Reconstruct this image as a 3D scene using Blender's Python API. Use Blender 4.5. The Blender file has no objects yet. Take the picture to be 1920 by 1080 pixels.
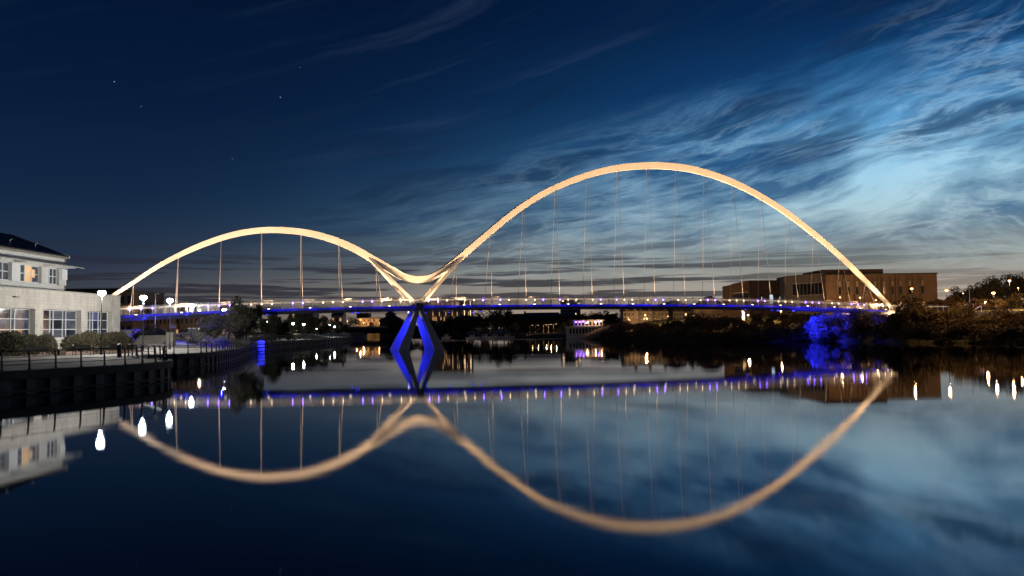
import bpy, math, random
from mathutils import Vector, Matrix

R = math.radians
random.seed(7)
scene = bpy.context.scene
COL = scene.collection

# ---------------------------------------------------------------- camera
FPX, PITCH, ROLL, EYE = 1565.7, 0.0477, 0.0128, 4.1
cam_d = bpy.data.cameras.new('camera')
cam = bpy.data.objects.new('camera', cam_d)
COL.objects.link(cam)
cam_d.sensor_fit = 'HORIZONTAL'
cam_d.sensor_width = 36.0
cam_d.lens = FPX / 1920 * 36
cam_d.clip_start = 0.5
cam_d.clip_end = 6000
cam.location = (0, 0, EYE)
cam.rotation_euler = (Matrix.Rotation(math.pi / 2 + PITCH, 3, 'X') @ Matrix.Rotation(-ROLL, 3, 'Z')).to_euler()
scene.camera = cam

# ---------------------------------------------------------------- view
scene.view_settings.view_transform = 'Standard'
scene.view_settings.look = 'None'
scene.view_settings.exposure = 0.0
scene.view_settings.gamma = 1.0
scene.view_settings.use_curve_mapping = False
scene.cycles.use_denoising = True
scene.cycles.use_light_tree = True
scene.cycles.max_bounces = 6
scene.cycles.transparent_max_bounces = 12
scene.cycles.sample_clamp_indirect = 6.0
scene.cycles.caustics_reflective = False
scene.cycles.caustics_refractive = False

# ---------------------------------------------------------------- node helper
class NT:
    def __init__(s, tree):
        s.t = tree
    def n(s, typ, **kw):
        nd = s.t.nodes.new(typ)
        for k, v in kw.items():
            setattr(nd, k, v)
        return nd
    def put(s, sock, v):
        if hasattr(v, 'is_output') or isinstance(v, bpy.types.NodeSocket):
            s.t.links.new(v, sock)
        else:
            sock.default_value = v
    def m(s, op, a, b=None, c=None, clamp=False):
        nd = s.n('ShaderNodeMath', operation=op, use_clamp=clamp)
        for i, v in enumerate((a, b, c)):
            if v is not None:
                s.put(nd.inputs[i], v)
        return nd.outputs[0]
    def step(s, x, lo, hi, smooth=True):
        nd = s.n('ShaderNodeMapRange', interpolation_type='SMOOTHSTEP' if smooth else 'LINEAR')
        s.put(nd.inputs[0], x)
        nd.inputs[1].default_value = lo
        nd.inputs[2].default_value = hi
        return nd.outputs[0]
    def step_v(s, x, lo, hi):
        return s.m('DIVIDE', s.m('SUBTRACT', x, lo), s.m('SUBTRACT', hi, lo), clamp=True)
    def xyz(s, x, y, z):
        nd = s.n('ShaderNodeCombineXYZ')
        for i, v in enumerate((x, y, z)):
            s.put(nd.inputs[i], v)
        return nd.outputs[0]
    def noise(s, vec, scale=1.0, detail=4.0, rough=0.55, dist=0.0, w=None):
        nd = s.n('ShaderNodeTexNoise')
        s.put(nd.inputs['Vector'], vec)
        nd.inputs['Scale'].default_value = scale
        nd.inputs['Detail'].default_value = detail
        nd.inputs['Roughness'].default_value = rough
        nd.inputs['Distortion'].default_value = dist
        return nd.outputs[0]
    def ramp(s, x, stops, interp='LINEAR'):
        nd = s.n('ShaderNodeValToRGB')
        r = nd.color_ramp
        r.interpolation = interp
        while len(r.elements) > 1:
            r.elements.remove(r.elements[-1])
        r.elements[0].position = stops[0][0]
        r.elements[0].color = (*stops[0][1], 1)
        for p, c in stops[1:]:
            e = r.elements.new(p)
            e.color = (*c, 1)
        s.put(nd.inputs[0], x)
        return nd.outputs[0]
    def mix(s, f, a, b, mode='MIX'):
        nd = s.n('ShaderNodeMix', data_type='RGBA', blend_type=mode)
        s.put(nd.inputs[0], f)
        s.put(nd.inputs[6], a if not isinstance(a, tuple) else (*a, 1))
        s.put(nd.inputs[7], b if not isinstance(b, tuple) else (*b, 1))
        return nd.outputs[2]

# ---------------------------------------------------------------- night sky
world = bpy.data.worlds.new('World')
scene.world = world
world.use_nodes = True
wt = world.node_tree
wt.nodes.clear()
N = NT(wt)
tc = N.n('ShaderNodeTexCoord').outputs['Generated']
sp = N.n('ShaderNodeSeparateXYZ')
wt.links.new(tc, sp.inputs[0])
DX, DY, DZ = sp.outputs
AZ = N.m('ARCTAN2', DX, DY)                        # azimuth from the view direction, to the right
EL = N.m('ARCSINE', N.m('MAXIMUM', DZ, 0.0))       # elevation
EW = N.m('MULTIPLY', EL, N.m('EXPONENT', N.m('MULTIPLY', N.m('MINIMUM', AZ, 0.9), -1.0)))
warp = N.noise(N.xyz(N.m('MULTIPLY', AZ, 3.0), N.m('MULTIPLY', EL, 9.0), 2.0), 1.0, 3, 0.5)
WQ = N.m('MULTIPLY_ADD', N.m('SUBTRACT', warp, 0.5), 0.055, EW)
t2 = N.m('MULTIPLY', EL, 2.0, clamp=True)
colL = N.ramp(t2, [(0, (.075, .066, .064)), (.08, (.048, .055, .070)), (.16, (.017, .032, .064)), (.30, (.0055, .020, .055)),
                   (.50, (.0018, .0115, .042)), (.76, (.0004, .0065, .029)), (1, (.0003, .004, .018))])
colR = N.ramp(t2, [(0, (.50, .35, .25)), (.07, (.42, .35, .285)), (.14, (.26, .29, .28)), (.24, (.068, .170, .295)),
                   (.38, (.020, .100, .25)), (.54, (.0040, .042, .140)), (.70, (.0012, .018, .074)), (1, (.0004, .007, .032))])
glow = N.m('MULTIPLY', N.step(AZ, -0.52, 0.38), N.step(AZ, 2.6, 1.2))
# near the horizon the twilight spreads wider than higher up
gl2 = N.m('POWER', glow, N.m('ADD', 0.60, N.m('MULTIPLY', EL, 5.5)))
base = N.mix(gl2, colL, colR)
# noctilucent clouds
top = N.m('MULTIPLY_ADD', N.m('MINIMUM', AZ, 0.8), 0.275, 0.138)
nl_mask = N.m('MULTIPLY', N.step_v(EL, N.m('ADD', top, 0.085), N.m('ADD', top, -0.06)), N.step(AZ, -0.28, 0.06))
nl_mask = N.m('MULTIPLY', nl_mask, N.step(AZ, 2.4, 1.2))
n1 = N.noise(N.xyz(N.m('MULTIPLY', AZ, 5.5), N.m('MULTIPLY', WQ, 30.0), 4.7), 1.0, 7, 0.58, 0.12)
n2 = N.noise(N.xyz(N.m('MULTIPLY', AZ, 16.0), N.m('MULTIPLY', WQ, 130.0), 1.3), 1.0, 5, 0.6, 0.15)
n3 = N.noise(N.xyz(N.m('MULTIPLY', AZ, 4.2), N.m('MULTIPLY', EL, 10.0), 9.1), 1.0, 2, 0.5, 0.3)
def blob(a0, e0, sa, se):
    dx = N.m('DIVIDE', N.m('SUBTRACT', AZ, a0), sa)
    dy = N.m('DIVIDE', N.m('SUBTRACT', EL, e0), se)
    return N.m('EXPONENT', N.m('MULTIPLY', N.m('ADD', N.m('MULTIPLY', dx, dx), N.m('MULTIPLY', dy, dy)), -1.0))
lump = N.m('MULTIPLY', blob(0.415, 0.180, 0.035, 0.06), 0.42)
lump = N.m('MULTIPLY_ADD', blob(0.53, 0.165, 0.13, 0.022), 0.38, lump)
lump = N.m('MULTIPLY_ADD', blob(0.36, 0.128, 0.10, 0.014), 0.32, lump)
lump = N.m('MULTIPLY_ADD', blob(0.46, 0.25, 0.07, 0.05), 0.22, lump)
dens = N.m('ADD', N.m('MULTIPLY', N.step(n1, 0.38, 0.70, False), 0.62), N.m('MULTIPLY', N.step(n2, 0.36, 0.70, False), 0.46))
dens = N.m('ADD', dens, N.m('MULTIPLY', N.step(n3, 0.38, 0.66), 0.24))
dens = N.m('ADD', N.m('SUBTRACT', dens, 0.29), lump)
dens = N.m('MULTIPLY', N.m('MAXIMUM', dens, 0.0), N.m('MULTIPLY', nl_mask, N.m('MULTIPLY_ADD', N.step(AZ, 0.0, 0.36), 0.62, 0.60)), clamp=True)
ccol = N.ramp(t2, [(0, (.30, .24, .20)), (.10, (.36, .35, .32)), (.20, (.44, .56, .57)), (.32, (.36, .64, .82)), (.44, (.15, .44, .76)), (.60, (.035, .24, .58)), (.8, (.02, .10, .3)), (1, (.01, .04, .12))])
skyc = N.mix(dens, base, ccol)
# dark lens-like troughs between the noctilucent waves
n6 = N.noise(N.xyz(N.m('MULTIPLY', AZ, 4.0), N.m('MULTIPLY', WQ, 30.0), 31.0), 1.0, 4, 0.55, 0.1)
skyc = N.mix(N.m('MULTIPLY', N.m('MULTIPLY', N.step(n6, 0.50, 0.68), 0.75), N.step(EL, 0.04, 0.12)), skyc, N.mix(0.55, base, (.004, .016, .048)))
# faint high wisps
n4 = N.noise(N.xyz(N.m('MULTIPLY', AZ, 3.0), N.m('MULTIPLY', WQ, 34.0), 14.0), 1.0, 6, 0.6, 0.1)
wisp = N.m('MULTIPLY', N.m('MULTIPLY', N.step(n4, 0.52, 0.80), N.step(EL, 0.06, 0.2)), N.step(AZ, -0.42, 0.0))
skyc = N.mix(N.m('MULTIPLY', wisp, 0.30), skyc, (.045, .075, .15))
# low dark stratus bars
n5 = N.noise(N.xyz(N.m('MULTIPLY', AZ, 4.6), N.m('MULTIPLY', EL, 120.0), 21.0), 1.0, 5, 0.55, 0.2)
st = N.m('MULTIPLY', N.step(n5, 0.485, 0.56), N.m('MULTIPLY', N.step(EL, 0.010, 0.026), N.step(EL, 0.112, 0.06)))
skyc = N.mix(N.m('MULTIPLY', st, N.m('SUBTRACT', 0.86, N.m('MULTIPLY', N.step(AZ, 0.18, 0.45), 0.5))), skyc, (.022, .023, .036))
# bright thin veins in the noctilucent veil
n7 = N.noise(N.xyz(N.m('MULTIPLY', AZ, 8.0), N.m('MULTIPLY', WQ, 52.0), 40.3), 1.0, 5, 0.62, 0.35)
ridge = N.m('SUBTRACT', 1.0, N.m('MULTIPLY', N.m('ABSOLUTE', N.m('SUBTRACT', n7, 0.5)), 13.0), clamp=True)
vein = N.m('MULTIPLY', N.m('MULTIPLY', N.m('POWER', ridge, 1.6), nl_mask), N.m('MULTIPLY', N.step(n3, 0.36, 0.62), N.step(EL, 0.03, 0.10)))
skyc = N.mix(N.m('MULTIPLY', vein, N.m('MULTIPLY_ADD', N.step(AZ, 0.0, 0.4), 0.36, 0.24)), skyc, N.mix(0.35, ccol, (.66, .84, .94)))
# a few stars
for a0, e0, k in ((-.447, .268, .5), (-.271, .266, .45), (-.42, .245, .2), (-.324, .195, .15), (-.249, .30, .12)):
    d = Vector((math.sin(a0) * math.cos(e0), math.cos(a0) * math.cos(e0), math.sin(e0)))
    vm = N.n('ShaderNodeVectorMath', operation='DISTANCE')
    wt.links.new(tc, vm.inputs[0])
    vm.inputs[1].default_value = d
    skyc = N.mix(N.m('MULTIPLY', N.step(vm.outputs['Value'], 0.0007, 0.0003), k), skyc, (.8, .85, 1.0))
nish = N.n('ShaderNodeTexSky', sky_type='NISHITA')
nish.sun_disc = False
nish.sun_elevation = R(-5)
nish.sun_rotation = R(38)
skyc = N.mix(1.0, skyc, N.mix(1.0, nish.outputs[0], (.05, .05, .05), 'MULTIPLY'), 'ADD')
bg = N.n('ShaderNodeBackground')
wt.links.new(skyc, bg.inputs[0])
bg.inputs[1].default_value = 1.0
wo = N.n('ShaderNodeOutputWorld')
wt.links.new(bg.outputs[0], wo.inputs[0])

# the last of the twilight from the north, far to the right
sun_d = bpy.data.lights.new('twilight_sun', 'SUN')
sun_d.energy = 0.02
sun_d.angle = R(12)
sun_d.color = (.75, .85, 1)
sun = bpy.data.objects.new('twilight_sun', sun_d)
sun.rotation_euler = Vector((-math.sin(R(38)), -math.cos(R(38)), -0.12)).to_track_quat('-Z', 'Y').to_euler()
COL.objects.link(sun)

# ---------------------------------------------------------------- materials
MATS = {}
def mat(name, col, rough=0.6, metal=0.0, var=0.25, scale=1.5, bump=0.0, emit=None, estr=0.0, spec=0.4, objvar=0.0):
    if name in MATS:
        return MATS[name]
    m = bpy.data.materials.new(name)
    m.use_nodes = True
    t = m.node_tree
    b = t.nodes['Principled BSDF']
    q = NT(t)
    tcn = q.n('ShaderNodeTexCoord').outputs['Object']
    geo = q.n('ShaderNodeNewGeometry').outputs['Position']
    nz = q.noise(geo, scale, 5, 0.6)
    dark = tuple(c * (1 - var) for c in col)
    lite = tuple(min(1, c * (1 + var)) for c in col)
    c = q.ramp(nz, [(0.3, dark), (0.7, lite)])
    if objvar:
        oi = q.n('ShaderNodeObjectInfo').outputs['Random']
        c = q.mix(1.0, c, q.ramp(oi, [(0, (1 - objvar,) * 3), (1, (1 + objvar,) * 3)]), 'MULTIPLY')
    t.links.new(c, b.inputs['Base Color'])
    rr = q.m('MULTIPLY_ADD', q.m('SUBTRACT', nz, 0.5), 0.3, rough, clamp=True)
    t.links.new(rr, b.inputs['Roughness'])
    b.inputs['Metallic'].default_value = metal
    b.inputs['Specular IOR Level'].default_value = spec
    if bump:
        bn = q.n('ShaderNodeBump')
        bn.inputs['Strength'].default_value = bump
        bn.inputs['Distance'].default_value = 0.05
        t.links.new(q.noise(geo, scale * 6, 4, 0.6), bn.inputs['Height'])
        t.links.new(bn.outputs[0], b.inputs['Normal'])
    if emit:
        b.inputs['Emission Color'].default_value = (*emit, 1)
        b.inputs['Emission Strength'].default_value = estr
        m.cycles.emission_sampling = 'NONE'      # the lamps themselves light the scene
    MATS[name] = m
    return m

def lamp_mat(name, col, strength):
    return mat(name, (.6, .6, .6), 0.4, emit=col, estr=strength, var=0.02)

def block_mat(name, col, mortar, bw, bh, axis='Y', var=0.2, ms=0.012):
    if name in MATS:
        return MATS[name]
    m = bpy.data.materials.new(name)
    m.use_nodes = True
    t = m.node_tree
    b = t.nodes['Principled BSDF']
    q = NT(t)
    geo = q.n('ShaderNodeNewGeometry').outputs['Position']
    s = q.n('ShaderNodeSeparateXYZ')
    t.links.new(geo, s.inputs[0])
    h = q.m('ADD', s.outputs[0], s.outputs[1])
    br = q.n('ShaderNodeTexBrick')
    t.links.new(q.xyz(h, s.outputs[2], 0.0), br.inputs['Vector'])
    br.inputs['Scale'].default_value = 1.0
    br.inputs['Brick Width'].default_value = bw
    br.inputs['Row Height'].default_value = bh
    br.inputs['Mortar Size'].default_value = ms
    br.inputs['Color1'].default_value = (*[c * (1 - var) for c in col], 1)
    br.inputs['Color2'].default_value = (*[c * (1 + var) for c in col], 1)
    br.inputs['Mortar'].default_value = (*mortar, 1)
    st = q.noise(q.xyz(q.m('MULTIPLY', h, 1.0), q.m('MULTIPLY', s.outputs[2], 0.25), 0.0), 1.2, 6, 0.65)
    c = q.mix(1.0, br.outputs[0], q.ramp(st, [(0.3, (.74, .73, .70)), (0.68, (1.08, 1.08, 1.08))]), 'MULTIPLY')
    t.links.new(c, b.inputs['Base Color'])
    b.inputs['Roughness'].default_value = 0.85
    bn = q.n('ShaderNodeBump')
    bn.inputs['Strength'].default_value = 0.4
    bn.inputs['Distance'].default_value = 0.02
    t.links.new(q.m('SUBTRACT', 1.0, br.outputs[1]), bn.inputs['Height'])
    t.links.new(bn.outputs[0], b.inputs['Normal'])
    MATS[name] = m
    return m

def leaf_mat(name, col, var=0.45):
    if name in MATS:
        return MATS[name]
    m = bpy.data.materials.new(name)
    m.use_nodes = True
    t = m.node_tree
    b = t.nodes['Principled BSDF']
    q = NT(t)
    gm = q.n('ShaderNodeNewGeometry')
    nz = q.noise(gm.outputs['Position'], 0.9, 3, 0.6)
    rnd = gm.outputs['Random Per Island']
    f = q.m('ADD', q.m('MULTIPLY', nz, 0.6), q.m('MULTIPLY', rnd, 0.5))
    c = q.ramp(f, [(0.15, tuple(x * (1 - var) for x in col)), (0.55, col), (0.95, tuple(x * (1 + var) for x in col))])
    oi = q.n('ShaderNodeObjectInfo').outputs['Random']
    c = q.mix(1.0, c, q.ramp(oi, [(0, (.75, .8, .75)), (1, (1.25, 1.15, 1.1))]), 'MULTIPLY')
    t.links.new(c, b.inputs['Base Color'])
    b.inputs['Roughness'].default_value = 0.65
    b.inputs['Specular IOR Level'].default_value = 0.25
    MATS[name] = m
    return m

WHITE_STEEL = mat('white_painted_steel', (.78, .77, .74), 0.5, var=0.06, scale=0.35)
CABLE = mat('galvanised_cable', (.50, .48, .46), 0.5, 0.0, var=0.1)
PIER = mat('grey_pier_paint', (.20, .20, .22), 0.5, var=0.12)
GREY_STEEL = mat('grey_galvanised_steel', (.45, .45, .46), 0.4, 0.5, var=0.15)
DARK_STEEL = mat('dark_hub_steel', (.07, .07, .075), 0.5, 0.3)
BLACK_PAINT = mat('black_painted_steel', (.014, .014, .016), 0.35, 0.0, spec=0.6)
BLUE_PAINT = mat('dark_blue_pole_paint', (.03, .05, .08), 0.35)
CONC = mat('pale_concrete', (.42, .40, .37), 0.85, var=0.2, scale=0.8, bump=0.25)
DCONC = mat('dark_wet_concrete', (.055, .052, .050), 0.8, var=0.45, scale=0.7, bump=0.5)
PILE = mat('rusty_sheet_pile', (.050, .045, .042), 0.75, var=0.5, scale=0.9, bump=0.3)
PILE_L = mat('paler_pile_face', (.10, .09, .085), 0.7, var=0.5, scale=0.9, bump=0.3)
PAVE = block_mat('promenade_paving', (.19, .175, .16), (.10, .095, .09), 0.6, 0.3)
BLOCK = block_mat('cream_block_wall', (.64, .605, .545), (.52, .49, .44), 0.9, 0.45, ms=0.02, var=0.06)
BRICK = block_mat('brown_brick', (.30, .15, .09), (.25, .22, .2), 0.45, 0.15)
BRICK_O = block_mat('orange_brick', (.145, .095, .070), (.3, .25, .2), 0.45, 0.15)
BRICK_D = block_mat('dark_brick', (.12, .085, .065), (.10, .09, .08), 0.45, 0.15)
REDBRICK = block_mat('low_red_brick', (.33, .18, .13), (.3, .27, .24), 0.225, 0.075, ms=0.01)
CREAM = mat('cream_render', (.55, .45, .33), 0.8, var=0.12)
GREYWALL = mat('grey_render', (.26, .24, .21), 0.8, var=0.15)
WHITEWALL = mat('white_render', (.66, .64, .6), 0.7, var=0.1)
SLATE = mat('dark_roof_slate', (.05, .048, .05), 0.6, var=0.3, bump=0.3)
ROOFM = mat('dark_metal_roof', (.035, .035, .04), 0.45, 0.2, var=0.2)
TRIM = mat('white_window_frame', (.78, .79, .8), 0.4, var=0.03)
CLAD = mat('white_cladding', (.62, .62, .6), 0.55, var=0.1, scale=2.5)
GLASS = mat('dark_window_glass', (.018, .026, .04), 0.12, spec=0.35, var=0.4, scale=0.4)
GLASS_C = mat('window_with_pale_curtain', (.08, .095, .125), 0.2, spec=0.3, var=0.5, scale=1.3)
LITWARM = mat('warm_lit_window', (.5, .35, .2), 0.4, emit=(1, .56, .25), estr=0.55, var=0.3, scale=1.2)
LITBRIGHT = lamp_mat('bright_lit_window', (1, .66, .36), 2.2)
LITCOOL = lamp_mat('cool_lit_window', (.6, .8, 1), 0.9)
BARK = mat('tree_bark', (.06, .048, .036), 0.9, var=0.3)
SOIL = mat('bank_earth', (.10, .075, .05), 0.95, var=0.4, scale=0.5, bump=0.5)
GRASS = mat('rough_grass_ground', (.055, .06, .03), 0.95, var=0.5, scale=0.6, bump=0.5)
LEAF_G = leaf_mat('leaf_grey_green', (.085, .085, .055))
LEAF_D = leaf_mat('leaf_dark_green', (.045, .048, .028))
LEAF_B = leaf_mat('leaf_bank_olive', (.115, .088, .05))
LEAF_P = leaf_mat('leaf_pale_silver', (.16, .15, .12))
LEAF_H = leaf_mat('leaf_hedge', (.072, .064, .042))
L_WHITE = lamp_mat('white_lamp_lens', (.92, .97, 1), 45)
L_WARM = lamp_mat('sodium_lamp_lens', (1, .42, .12), 2.8)
L_SMALLW = lamp_mat('small_white_lens', (.95, .97, 1), 30)
L_DIM = lamp_mat('dim_warm_lens', (1, .7, .42), 1.6)
L_FLOOD = lamp_mat('flood_lens', (1, .76, .48), 9)
L_VIO = lamp_mat('violet_marker_lens', (.20, .09, 1), 36)
L_WMK = lamp_mat('warm_marker_lens', (1, .70, .42), 9)
L_FASCIA = mat('glowing_blue_fascia', (.05, .05, .08), .5, emit=(.006, .006, 1), estr=.30, var=.1)  # fascia's own glow stands in for blue light falling on it
def fascia_glow_mod():
    t = L_FASCIA.node_tree
    q = NT(t)
    g = q.n('ShaderNodeNewGeometry').outputs['Position']
    n_ = q.noise(g, .45, 3, .6)
    t.links.new(q.m('MULTIPLY_ADD', q.step(n_, .38, .66), .50, .16), t.nodes['Principled BSDF'].inputs['Emission Strength'])  # brighter and dimmer stretches painted into the fascia glow
fascia_glow_mod()
L_RAIL = lamp_mat('handrail_led', (1, .72, .48), .6)
L_BLUEF = lamp_mat('blue_flood_lens', (.02, .03, 1), 6)
L_HALF = lamp_mat('underdeck_spot_lens', (1, .85, .65), 5)

def water_mat():
    m = bpy.data.materials.new('river_water')
    m.use_nodes = True
    t = m.node_tree
    t.nodes.clear()
    q = NT(t)
    geo = q.n('ShaderNodeNewGeometry').outputs['Position']
    mp = q.n('ShaderNodeMapping')
    mp.inputs['Scale'].default_value = (0.06, 0.16, 1)
    t.links.new(geo, mp.inputs[0])
    nz = q.noise(mp.outputs[0], 1.0, 3, 0.5)
    bn = q.n('ShaderNodeBump')
    bn.inputs['Strength'].default_value = 0.012
    bn.inputs['Distance'].default_value = 0.35
    t.links.new(nz, bn.inputs['Height'])
    gl = q.n('ShaderNodeBsdfGlossy', distribution='BECKMANN')
    mp2 = q.n('ShaderNodeMapping')
    mp2.inputs['Scale'].default_value = (0.012, 0.05, 1)
    t.links.new(geo, mp2.inputs[0])
    t.links.new(q.m('MULTIPLY_ADD', q.step(q.noise(mp2.outputs[0], 1.0, 4, .6), .35, .7), .034, .034), gl.inputs['Roughness'])
    gl.inputs['Color'].default_value = (.93, .95, 1, 1)
    t.links.new(bn.outputs[0], gl.inputs['Normal'])
    df = q.n('ShaderNodeBsdfDiffuse')
    df.inputs['Color'].default_value = (.004, .006, .009, 1)
    fr = q.n('ShaderNodeFresnel')
    fr.inputs['IOR'].default_value = 1.5
    mx = q.n('ShaderNodeMixShader')
    t.links.new(fr.outputs[0], mx.inputs[0])
    t.links.new(df.outputs[0], mx.inputs[1])
    t.links.new(gl.outputs[0], mx.inputs[2])
    o = q.n('ShaderNodeOutputMaterial')
    t.links.new(mx.outputs[0], o.inputs[0])
    return m

# ---------------------------------------------------------------- mesh builder
class MB:
    def __init__(s):
        s.v, s.f = [], []
    def poly(s, pts):
        i = len(s.v)
        s.v += [tuple(p) for p in pts]
        s.f.append(tuple(range(i, i + len(pts))))
    def hexa(s, b, t):
        """b and t: four corners each, counter-clockwise from above"""
        i = len(s.v)
        s.v += [tuple(p) for p in b] + [tuple(p) for p in t]
        s.f += [(i + 3, i + 2, i + 1, i), (i + 4, i + 5, i + 6, i + 7)]
        for k in range(4):
            n = (k + 1) % 4
            s.f.append((i + k, i + n, i + n + 4, i + k + 4))
    def box(s, x0, x1, y0, y1, z0, z1):
        s.hexa([(x0, y0, z0), (x1, y0, z0), (x1, y1, z0), (x0, y1, z0)], [(x0, y0, z1), (x1, y0, z1), (x1, y1, z1), (x0, y1, z1)])
        return s
    def obox(s, c, ax, ay, lx, ly, z0, z1):
        """box oriented by unit vectors ax, ay in plan"""
        def p(a, b, z):
            return (c[0] + ax[0] * a + ay[0] * b, c[1] + ax[1] * a + ay[1] * b, z)
        s.hexa([p(-lx / 2, -ly / 2, z0), p(lx / 2, -ly / 2, z0), p(lx / 2, ly / 2, z0), p(-lx / 2, ly / 2, z0)],
               [p(-lx / 2, -ly / 2, z1), p(lx / 2, -ly / 2, z1), p(lx / 2, ly / 2, z1), p(-lx / 2, ly / 2, z1)])
        return s
    def sweep(s, pts, secs, closed=True):
        """secs: list of rings (same length), one per point"""
        i = len(s.v)
        k = len(secs[0])
        for r in secs:
            s.v += [tuple(p) for p in r]
        for a in range(len(secs) - 1):
            for b in range(k):
                c = (b + 1) % k
                s.f.append((i + a * k + b, i + a * k + c, i + (a + 1) * k + c, i + (a + 1) * k + b))
        s.f.append(tuple(i + b for b in reversed(range(k))))
        s.f.append(tuple(i + (len(secs) - 1) * k + b for b in range(k)))
        return s
    def tube(s, pts, r, n=6):
        pts = [Vector(p) for p in pts]
        rs = r if isinstance(r, (list, tuple)) else [r] * len(pts)
        rings = []
        for k, p in enumerate(pts):
            d = (pts[min(k + 1, len(pts) - 1)] - pts[max(k - 1, 0)]).normalized()
            u = d.cross(Vector((0, 0, 1)))
            if u.length < 0.05:
                u = d.cross(Vector((1, 0, 0)))
            u.normalize()
            w = d.cross(u)
            rings.append([p + (u * math.cos(a) + w * math.sin(a)) * rs[k] for a in [2 * math.pi * j / n for j in range(n)]])
        return s.sweep(pts, rings)
    def lathe(s, c, prof, n=10):
        rings = [[(c[0] + r * math.cos(2 * math.pi * j / n), c[1] + r * math.sin(2 * math.pi * j / n), c[2] + z) for j in range(n)] for r, z in prof]
        return s.sweep(None, rings)
    def mesh(s, name, m, base=(0, 0, 0), smooth=False):
        me = bpy.data.meshes.new(name)
        me.from_pydata([(a - base[0], b - base[1], c - base[2]) for a, b, c in s.v], [], s.f)
        me.materials.append(m)
        if smooth:
            for p in me.polygons:
                p.use_smooth = True
        me.update()
        return me

def link(name, data, parent=None, loc=(0, 0, 0)):
    o = bpy.data.objects.new(name, data)
    COL.objects.link(o)
    o.location = loc
    if parent is not None:
        o.parent = parent
    return o
def wbase(o):
    b = Vector((0, 0, 0))
    while o is not None:
        b += o.location
        o = o.parent
    return b
def part(name, mb, m, parent, smooth=False):
    return link(name, mb.mesh(name, m, wbase(parent), smooth), parent)
def tag(o, label=None, cat=None, group=None, kind=None):
    if label: o['label'] = label
    if cat: o['category'] = cat
    if group: o['group'] = group
    if kind: o['kind'] = kind
    return o
def thing(name, loc, label, cat, group=None):
    return tag(link(name, None, None, loc), label, cat, group)
def single(name, mb, m, label, cat, group=None, base=None, smooth=False):
    base = base or mb.v[0]
    return tag(link(name, mb.mesh(name, m, base, smooth), None, base), label, cat, group)
def struct(name, mb, m, smooth=False):
    return tag(link(name, mb.mesh(name, m, (0, 0, 0), smooth)), kind='structure')
def spot(loc, target, power, color, angle, parent, blend=0.8, radius=0.12):
    d = bpy.data.lights.new('spot_light', 'SPOT')
    d.energy, d.color, d.spot_size, d.spot_blend, d.shadow_soft_size = power, color, angle, blend, radius
    o = bpy.data.objects.new('spot_light', d)
    COL.objects.link(o)
    o.parent = parent
    o.location = Vector(loc) - wbase(parent)
    o.rotation_euler = (Vector(target) - Vector(loc)).to_track_quat('-Z', 'Y').to_euler()
    return o
def point(loc, power, color, parent, radius=0.15):
    d = bpy.data.lights.new('lamp_light', 'POINT')
    d.energy, d.color, d.shadow_soft_size = power, color, radius
    o = bpy.data.objects.new('lamp_light', d)
    COL.objects.link(o)
    o.parent = parent
    o.location = Vector(loc) - wbase(parent)
    return o
def ax_at(px, Y):
    """world X of an image pixel column at depth Y"""
    return (px - 960) / FPX * Y  # image pixel column taken through the fitted camera

def z_of(py, px, Y):
    """world height of an image pixel at depth Y"""
    hor = 614.7 - 0.0128 * (px - 960)  # image row of the fitted horizon at this pixel column
    return EYE + (hor - py) * Y / FPX

# ================================================================ water and land
wm = MB()
wm.poly([(-1500, -200, 0), (1500, -200, 0), (1500, 2500, 0), (-1500, 2500, 0)])
tag(link('river_water', wm.mesh('river_water', water_mat())), kind='structure')

QUAY = [(-90, -60), (-66, 0), (-45, 38), (-37.5, 51), (-34.5, 56.3), (-33.2, 59.8), (-31.7, 63.2), (-30.8, 65.6), (-30.2, 68), (-29.95, 70), (-30.05, 72), (-30.5, 74), (-31.4, 76),
        (-33.4, 79), (-37, 83.5), (-40.4, 88), (-40.6, 92), (-38.8, 96), (-37.2, 100), (-37.6, 106), (-39.0, 114), (-41, 124), (-44.6, 138), (-48, 152), (-51.3, 166), (-54, 180), (-55.6, 200),
        (-56, 222), (-56, 250), (-59, 290), (-66, 340), (-84, 440), (-100, 480)]
def quay_x(y):
    for (x0, y0), (x1, y1) in zip(QUAY, QUAY[1:]):
        if y0 <= y <= y1:
            return x0 + (x1 - x0) * (y - y0) / (y1 - y0)
    return QUAY[-1][0]
def sm(x, a, b):
    t = max(0, min(1, (x - a) / (b - a)))
    return t * t * (3 - 2 * t)
QZ = 1.56
def left_z(d, y):
    return QZ + 1.3 * sm(d, 5, 15) * sm(y, 128, 150)
pm = MB()
offs = [0, 0.7, 2, 4, 6, 9, 12, 15, 20, 30, 60, 140, 420]
for q in QUAY:
    for d in offs:
        pm.v.append((q[0] - d, q[1], left_z(d, q[1])))
k = len(offs)
for a in range(len(QUAY) - 1):
    for b in range(k - 1):
        pm.f.append((a * k + b, (a + 1) * k + b, (a + 1) * k + b + 1, a * k + b + 1))
struct('promenade_pavement', pm, PAVE)

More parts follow.
